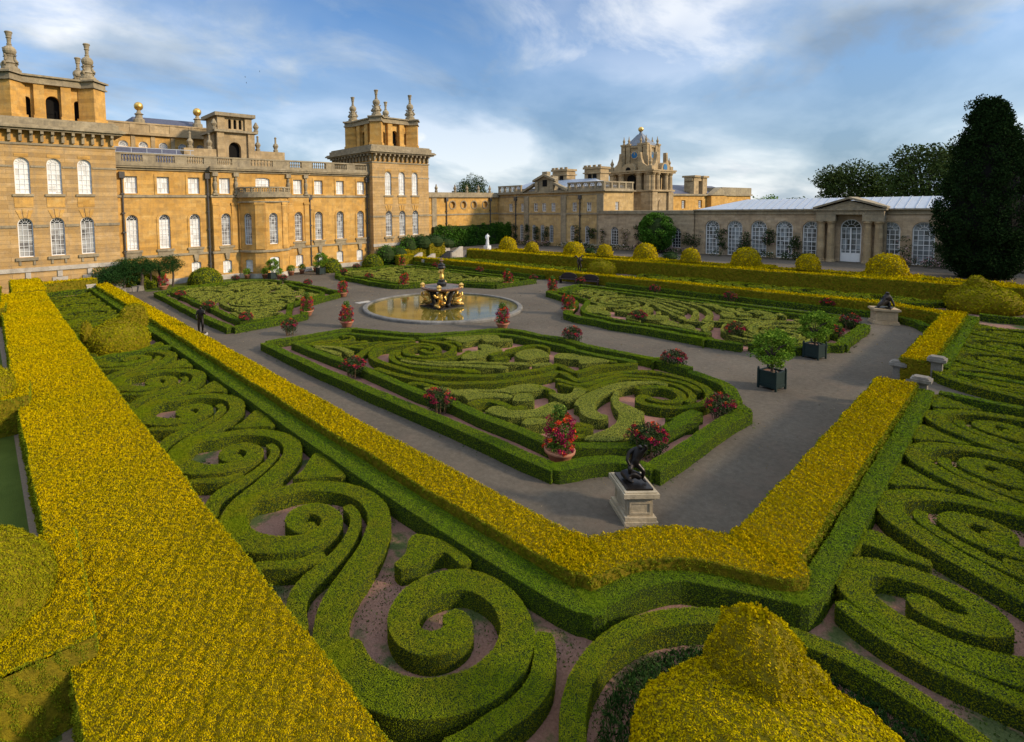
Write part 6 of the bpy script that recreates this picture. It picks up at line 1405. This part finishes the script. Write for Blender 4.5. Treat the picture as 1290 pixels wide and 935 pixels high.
for i in range(9):
    x = 9.3 + .34 * i; q = rng.uniform(.26, .42); a_ = rng.uniform(0, 2)
    b.faces([(x + q * u * math.cos(a_) - q * v * math.sin(a_), 58.9 + q * u * math.sin(a_) + q * v * math.cos(a_), .1 + q * (.9 + .4 * w) * w) for w in (-.3, .9) for u, v in ((-1 + .3 * w, -1), (1 - .2 * w, -.8), (.9, 1 - .3 * w), (-.8 + .2 * w, .9))], [(0, 1, 5, 4), (1, 2, 6, 5), (2, 3, 7, 6), (3, 0, 4, 7), (4, 5, 6, 7)])
tag(b.build('rubble_rockery', M_PIER), 'heap of pale rubble stones under the dark climber', 'rockery')
shrubmass('laurel_shrub', 'bright green spreading shrub at the foot of the second tower', 'shrub', [((43.4, 59.6, 1.4), (1.6, 1.2, 1.5)), ((45.6, 59.6, 1.3), (1.7, 1.2, 1.4)), ((47.6, 59.8, 2.1), (1.5, 1.2, 2.0)), ((42.2, 60, .8), (.9, .8, .8))], M_IVYL, .2, 150)
shrubmass('dark_yew_shrub', 'dark green mounded yew in front of the second tower', 'shrub', [((50.0, 59.6, 2.7), (1.9, 1.4, 1.35)), ((52.0, 59.4, 2.75), (2.1, 1.4, 1.3)), ((54.2, 59.2, 2.4), (1.9, 1.3, 1.0))], M_DIVYL, .17, 190)
for (x0, x1, y0, y1, z0, z1, lab) in ((44.2, 46.9, 57.7, 58.6, 0, 1.35, 'low front block of golden hedge beside the far steps'), (45.6, 51.5, 58.7, 59.3, .3, 1.95, 'long upper block of golden hedge beneath the dark yew'), (50.3, 53.4, 58.2, 58.9, .5, 2.7, 'tall block of golden hedge beside the upper steps')):
    mb = MB(); hedge_geo(mb, [rect(x0, x1, y0, y1)], z0, z1, **YK); tag(mb.build('block_hedge', YEW), lab, 'hedge', 'hedge blocks by the far steps')
iv = MB(); 
for i in range(150):
    if i < 110: c_ = (rng.uniform(57.8, 73.6), 65.6, rng.uniform(1.2, 4.4))
    else: c_ = (73.6, rng.uniform(63.0, 65.8), rng.uniform(1.2, 4.5))
    cloud(iv, c_, (.85, .45, .75), 130, .26, 0, .6)
iv.box(57.6, 73.7, 65.55, 65.95, .8, 4.7, 1); tag(iv.build('ivy_screen', [M_IVYL, M_BOXB]), 'bright green clipped ivy covering the lower linking wall, behind the white statue', 'ivy')
# wall roses between the arched windows, and the beds in front of them
rl_ = ['between the far arched windows, nearest the ivy', 'second from the ivy, among the far arched windows', 'third from the ivy, among the far arched windows', 'fourth from the ivy, right of the pediment windows', 'just left of the plain stretch of the court range', 'at the corner of the garden wall', 'thin on the garden wall, left of its window', 'thin on the garden wall, right of its window', 'close to the left of the ball-shaped tree', 'bushy, right of the ball-shaped tree',
        'left of the second orangery window', 'between the second and third orangery windows', 'between the third and fourth orangery windows', 'beside the left portico columns', 'between the two windows right of the portico', 'left of the dark conifer on the orangery']
for i, (y, w, h) in enumerate([(61.7, .9, 3.4), (59.0, .75, 3.3), (56.8, .75, 2.9), (54.9, .95, 2.8), (48.8, .9, 3.2), (46.0, 1.1, 3.2), (44.2, .6, 2.6), (40.6, .8, 2.8), (38.4, .9, 3.3), (31.2, 1.7, 2.7), (27.3, .9, 3.0), (24.6, .85, 2.9), (21.9, .9, 3.1), (19.2, .9, 2.6), (9.7, .7, 2.6), (7.0, .8, 2.2)]):
    t = thing('wall_rose', 'dark climbing rose ' + rl_[i], 'climbing rose', (73.4, y, 1.2), 0, 'climbing roses on the walls')
    mb = MB(); fl = MB()
    for k in range(14): p = (73.25 + rng.uniform(-.1, .3), y + rng.uniform(-.5, .5) * w, 1.7 + h * rng.random() ** .8 * .9); cloud(mb, p, (.35, .42 * w + .1, .4), 60 if i not in (6, 7, 14) else 18, .16, 0, .3); cloud(fl, p, (.42, .5 * w, .45), 4, .13, 0, .9)
    part(mb, 'foliage', M_ROSEL, t); part(fl, 'blooms', M_ROSEP, t)
for i, (y0, y1, fm, lab) in enumerate([(52, 62, M_ROSEP, 'low dusky rose bed below the far arched windows'), (40, 51.5, M_WHTP, 'white-flowered rose bed in front of the garden range'), (29, 39.5, M_ROSEP, 'pink rose bed around the ball-shaped tree'), (16.9, 28.5, M_WHTP, 'green border with a few white flowers under the orangery windows'), (4.5, 11.2, M_ROSEP, 'pink rose bed right of the orangery portico'), (-6, 1.5, M_ROSEP, 'pink rose bed beyond the dark conifer')]):
    t = thing('rose_bed', lab, 'rose bed', (72.3, (y0 + y1) / 2, 1.2), 0, 'rose beds along the terrace walls'); mb = MB(); fl = MB()
    for k in range(int((y1 - y0) * 3)): p = (rng.uniform(71.6, 73.0), rng.uniform(y0, y1), 1.45 + rng.random() * .35); cloud(mb, p, (.5, .5, .4), 60, .15, 0, .4); cloud(fl, (p[0] - .15, p[1], p[2] + .15), (.45, .5, .35), (22 if fm is M_ROSEP else 9) if i != 3 else 2, .12, 0, .8)
    part(mb, 'foliage', M_ROSEL, t); part(fl, 'blooms', fm, t)
for i, (x, y) in enumerate(((655, 338), )): pass
shrubmass('box_shrub', 'dark green low shrub between golden domes, left of the ball tree', 'shrub', [((58.6, 37.0, 2.0), (.7, .9, .6))], M_DIVYL, .15, 200); shrubmass('box_shrub', 'dark green low shrub between golden domes, right below the ball tree', 'shrub', [((58.6, 27.0, 2.0), (.8, 1.0, .7))], M_DIVYL, .15, 200)

# ------------------------------------------------------------------ trees
bt = thing('ball_tree', 'large round clipped green tree against the garden wall', 'tree', (71.5, 34.9, 1.2))
mb = MB(); mb.tube([(71.5, 34.9, 1.1), (71.5, 34.9, 3.5)], [.25, .18], 8); part(mb, 'trunk', M_BARK, bt)
mb = MB(); BC = (71.5, 34.9, 4.2)
for i in range(120):
    d = rng.normal(size=3); d /= np.linalg.norm(d); cloud(mb, (BC[0] + d[0] * 1.9, BC[1] + d[1] * 2.05, BC[2] + d[2] * 2.3), (.5, .5, .5), 110, .2, 0, .4)
mb.lathe([(max(.01, 1.7 * math.sin(q)), -2.0 * math.cos(q)) for q in np.linspace(0, math.pi, 9)], BC, 14, 1); mb.build('crown', [M_IVYL, M_BOXB], bt)

cy = thing('conifer', 'tall dark conifer towering at the right edge in front of the orangery', 'conifer', (65.5, 3.7, 1.2))
mb = MB(); mb.tube([(65.5, 3.7, 1.1), (65.5, 3.7, 8), (65.5, 3.5, 14)], [.5, .35, .1], 8); part(mb, 'trunk', M_BARK, cy)
mb = MB()
pf = [(1.4, 1.4), (2.3, 2.1), (3.1, 2.7), (4.1, 2.4), (5.0, 3.4), (6.5, 3.35), (8, 3.15), (9.5, 2.75), (11, 2.35), (12.5, 2.0), (14, 1.45), (15.2, .85), (16.2, .2)]
for i in range(1150):
    z = 1.5 + 14.6 * rng.random() ** 1.15; r = np.interp(z, [p[0] for p in pf], [p[1] for p in pf]); a = rng.uniform(0, 6.283); k = rng.uniform(.66, 1.02)
    off = .5 * (z > 11) * (1 if math.sin(a) > 0 else -1)
    q = (65.5 + r * k * math.cos(a), 3.6 + r * k * math.sin(a) * .98, z)
    cloud(mb, q, (.45, .45, .62), 75, .16, 0, .3, .9)
for dy, zt in ((.7, 16.4), (-.6, 16.0)):
    for k in range(26): cloud(mb, (65.5 + rng.normal() * .25, 3.6 + dy + rng.normal() * .3, zt - 1.9 * rng.random()), (.35, .35, .5), 60, .16, 0, .3, 1.)
mb.lathe([(max(.05, r * .66), z) for z, r in pf], (65.5, 3.6, 0), 16, 1); mb.build('crown', [M_DARKL, M_DARK], cy)
def spread(p, c, z0, h, w, rs): return p
oaks = [(1074, 250, 204, 10.0, 112, 5, 'broad oak beyond the orangery roof, left of the pair'), (1166, 250, 183, 8.6, 100, 9, 'taller oak beyond the orangery roof, beside the dark conifer'), (1118, 250, 222, 5, 118, 12, 'lower oak filling the gap between the two big oaks'), (1262, 255, 170, 13, 108, 14, 'oak half hidden behind the dark conifer at the right edge')]
for x, yb, yt, w, X, sd, lab in oaks:
    b0 = onX(x, yb, X); t0 = onX(x, yt, X)
    tree('oak_tree', lab, (X, b0[1]), -1., t0[2] + 1., w, 6.0, M_OAKL, .36, 120, 44, group='oaks behind the orangery', trunk_r=.6, seed=sd)
b0 = onY(594, 243, 115); t0 = onY(594, 223, 115); tree('oak_tree', 'round green tree top showing above the linking wall', (b0[0], 115), -1, t0[2] + 1, 10, 8, M_OAKL, .36, 80, 44, seed=21)
for i, (x, y, w, X, lab) in enumerate([(948, 247, 9, 190, 'pale green tree top just right of the distant range'), (985, 250, 16, 260, 'low sunlit tree line patch on the horizon, left of the oaks'), (965, 251, 12, 300, 'small hazy tree far away between range and orangery'), (1005, 251, 12, 300, 'small dark tree far away at the left foot of the oaks')]):
    p = onX(x, y, X); tree('far_tree', lab, (X, p[1]), -1., p[2] + 1., w, 2.5, M_CITL if i < 2 else M_OAKL, .8, 40, 8, group='trees on the horizon', trunk_r=.5, seed=30 + i)
t = MB()
for i in range(160): x = 500 + rng.random() * 60; y = -500 + 1400 * rng.random(); cloud(t, (x, y, 3 + rng.random() * 4), (9, 11, 6), 60, 2.2, 0, .4)
tag(t.build('far_woods', M_OAKL), kind='stuff')
# ------------------------------------------------------------------ three birds
for i, (x, y) in enumerate(((309, 97), (310.5, 104.5), (327, 90))):
    p = onY(x, y, 55.); t = thing('bird', ['small dark bird high above the palace front, left of three', 'lowest of the three dark birds over the palace front', 'small dark bird over the palace front, right of three'][i], 'bird', tuple(p), i * .8, 'birds over the palace')
    t.scale = (.5, .5, .5); mb = MB(); mb.lathe([(.01, -.16), (.05, -.06), (.05, .05), (.02, .14)], (0, 0, 0), 6); mb.build('body', M_BIRD, t, True, world=False)
    mb = MB(); mb.faces([(-.05, 0, .02), (-.24, .06, .07), (-.18, -.06, .06), (.05, 0, .02), (.24, .06, .07), (.18, -.06, .06)], [(0, 1, 2), (3, 4, 5)]); mb.build('wing', M_BIRD, t, world=False)
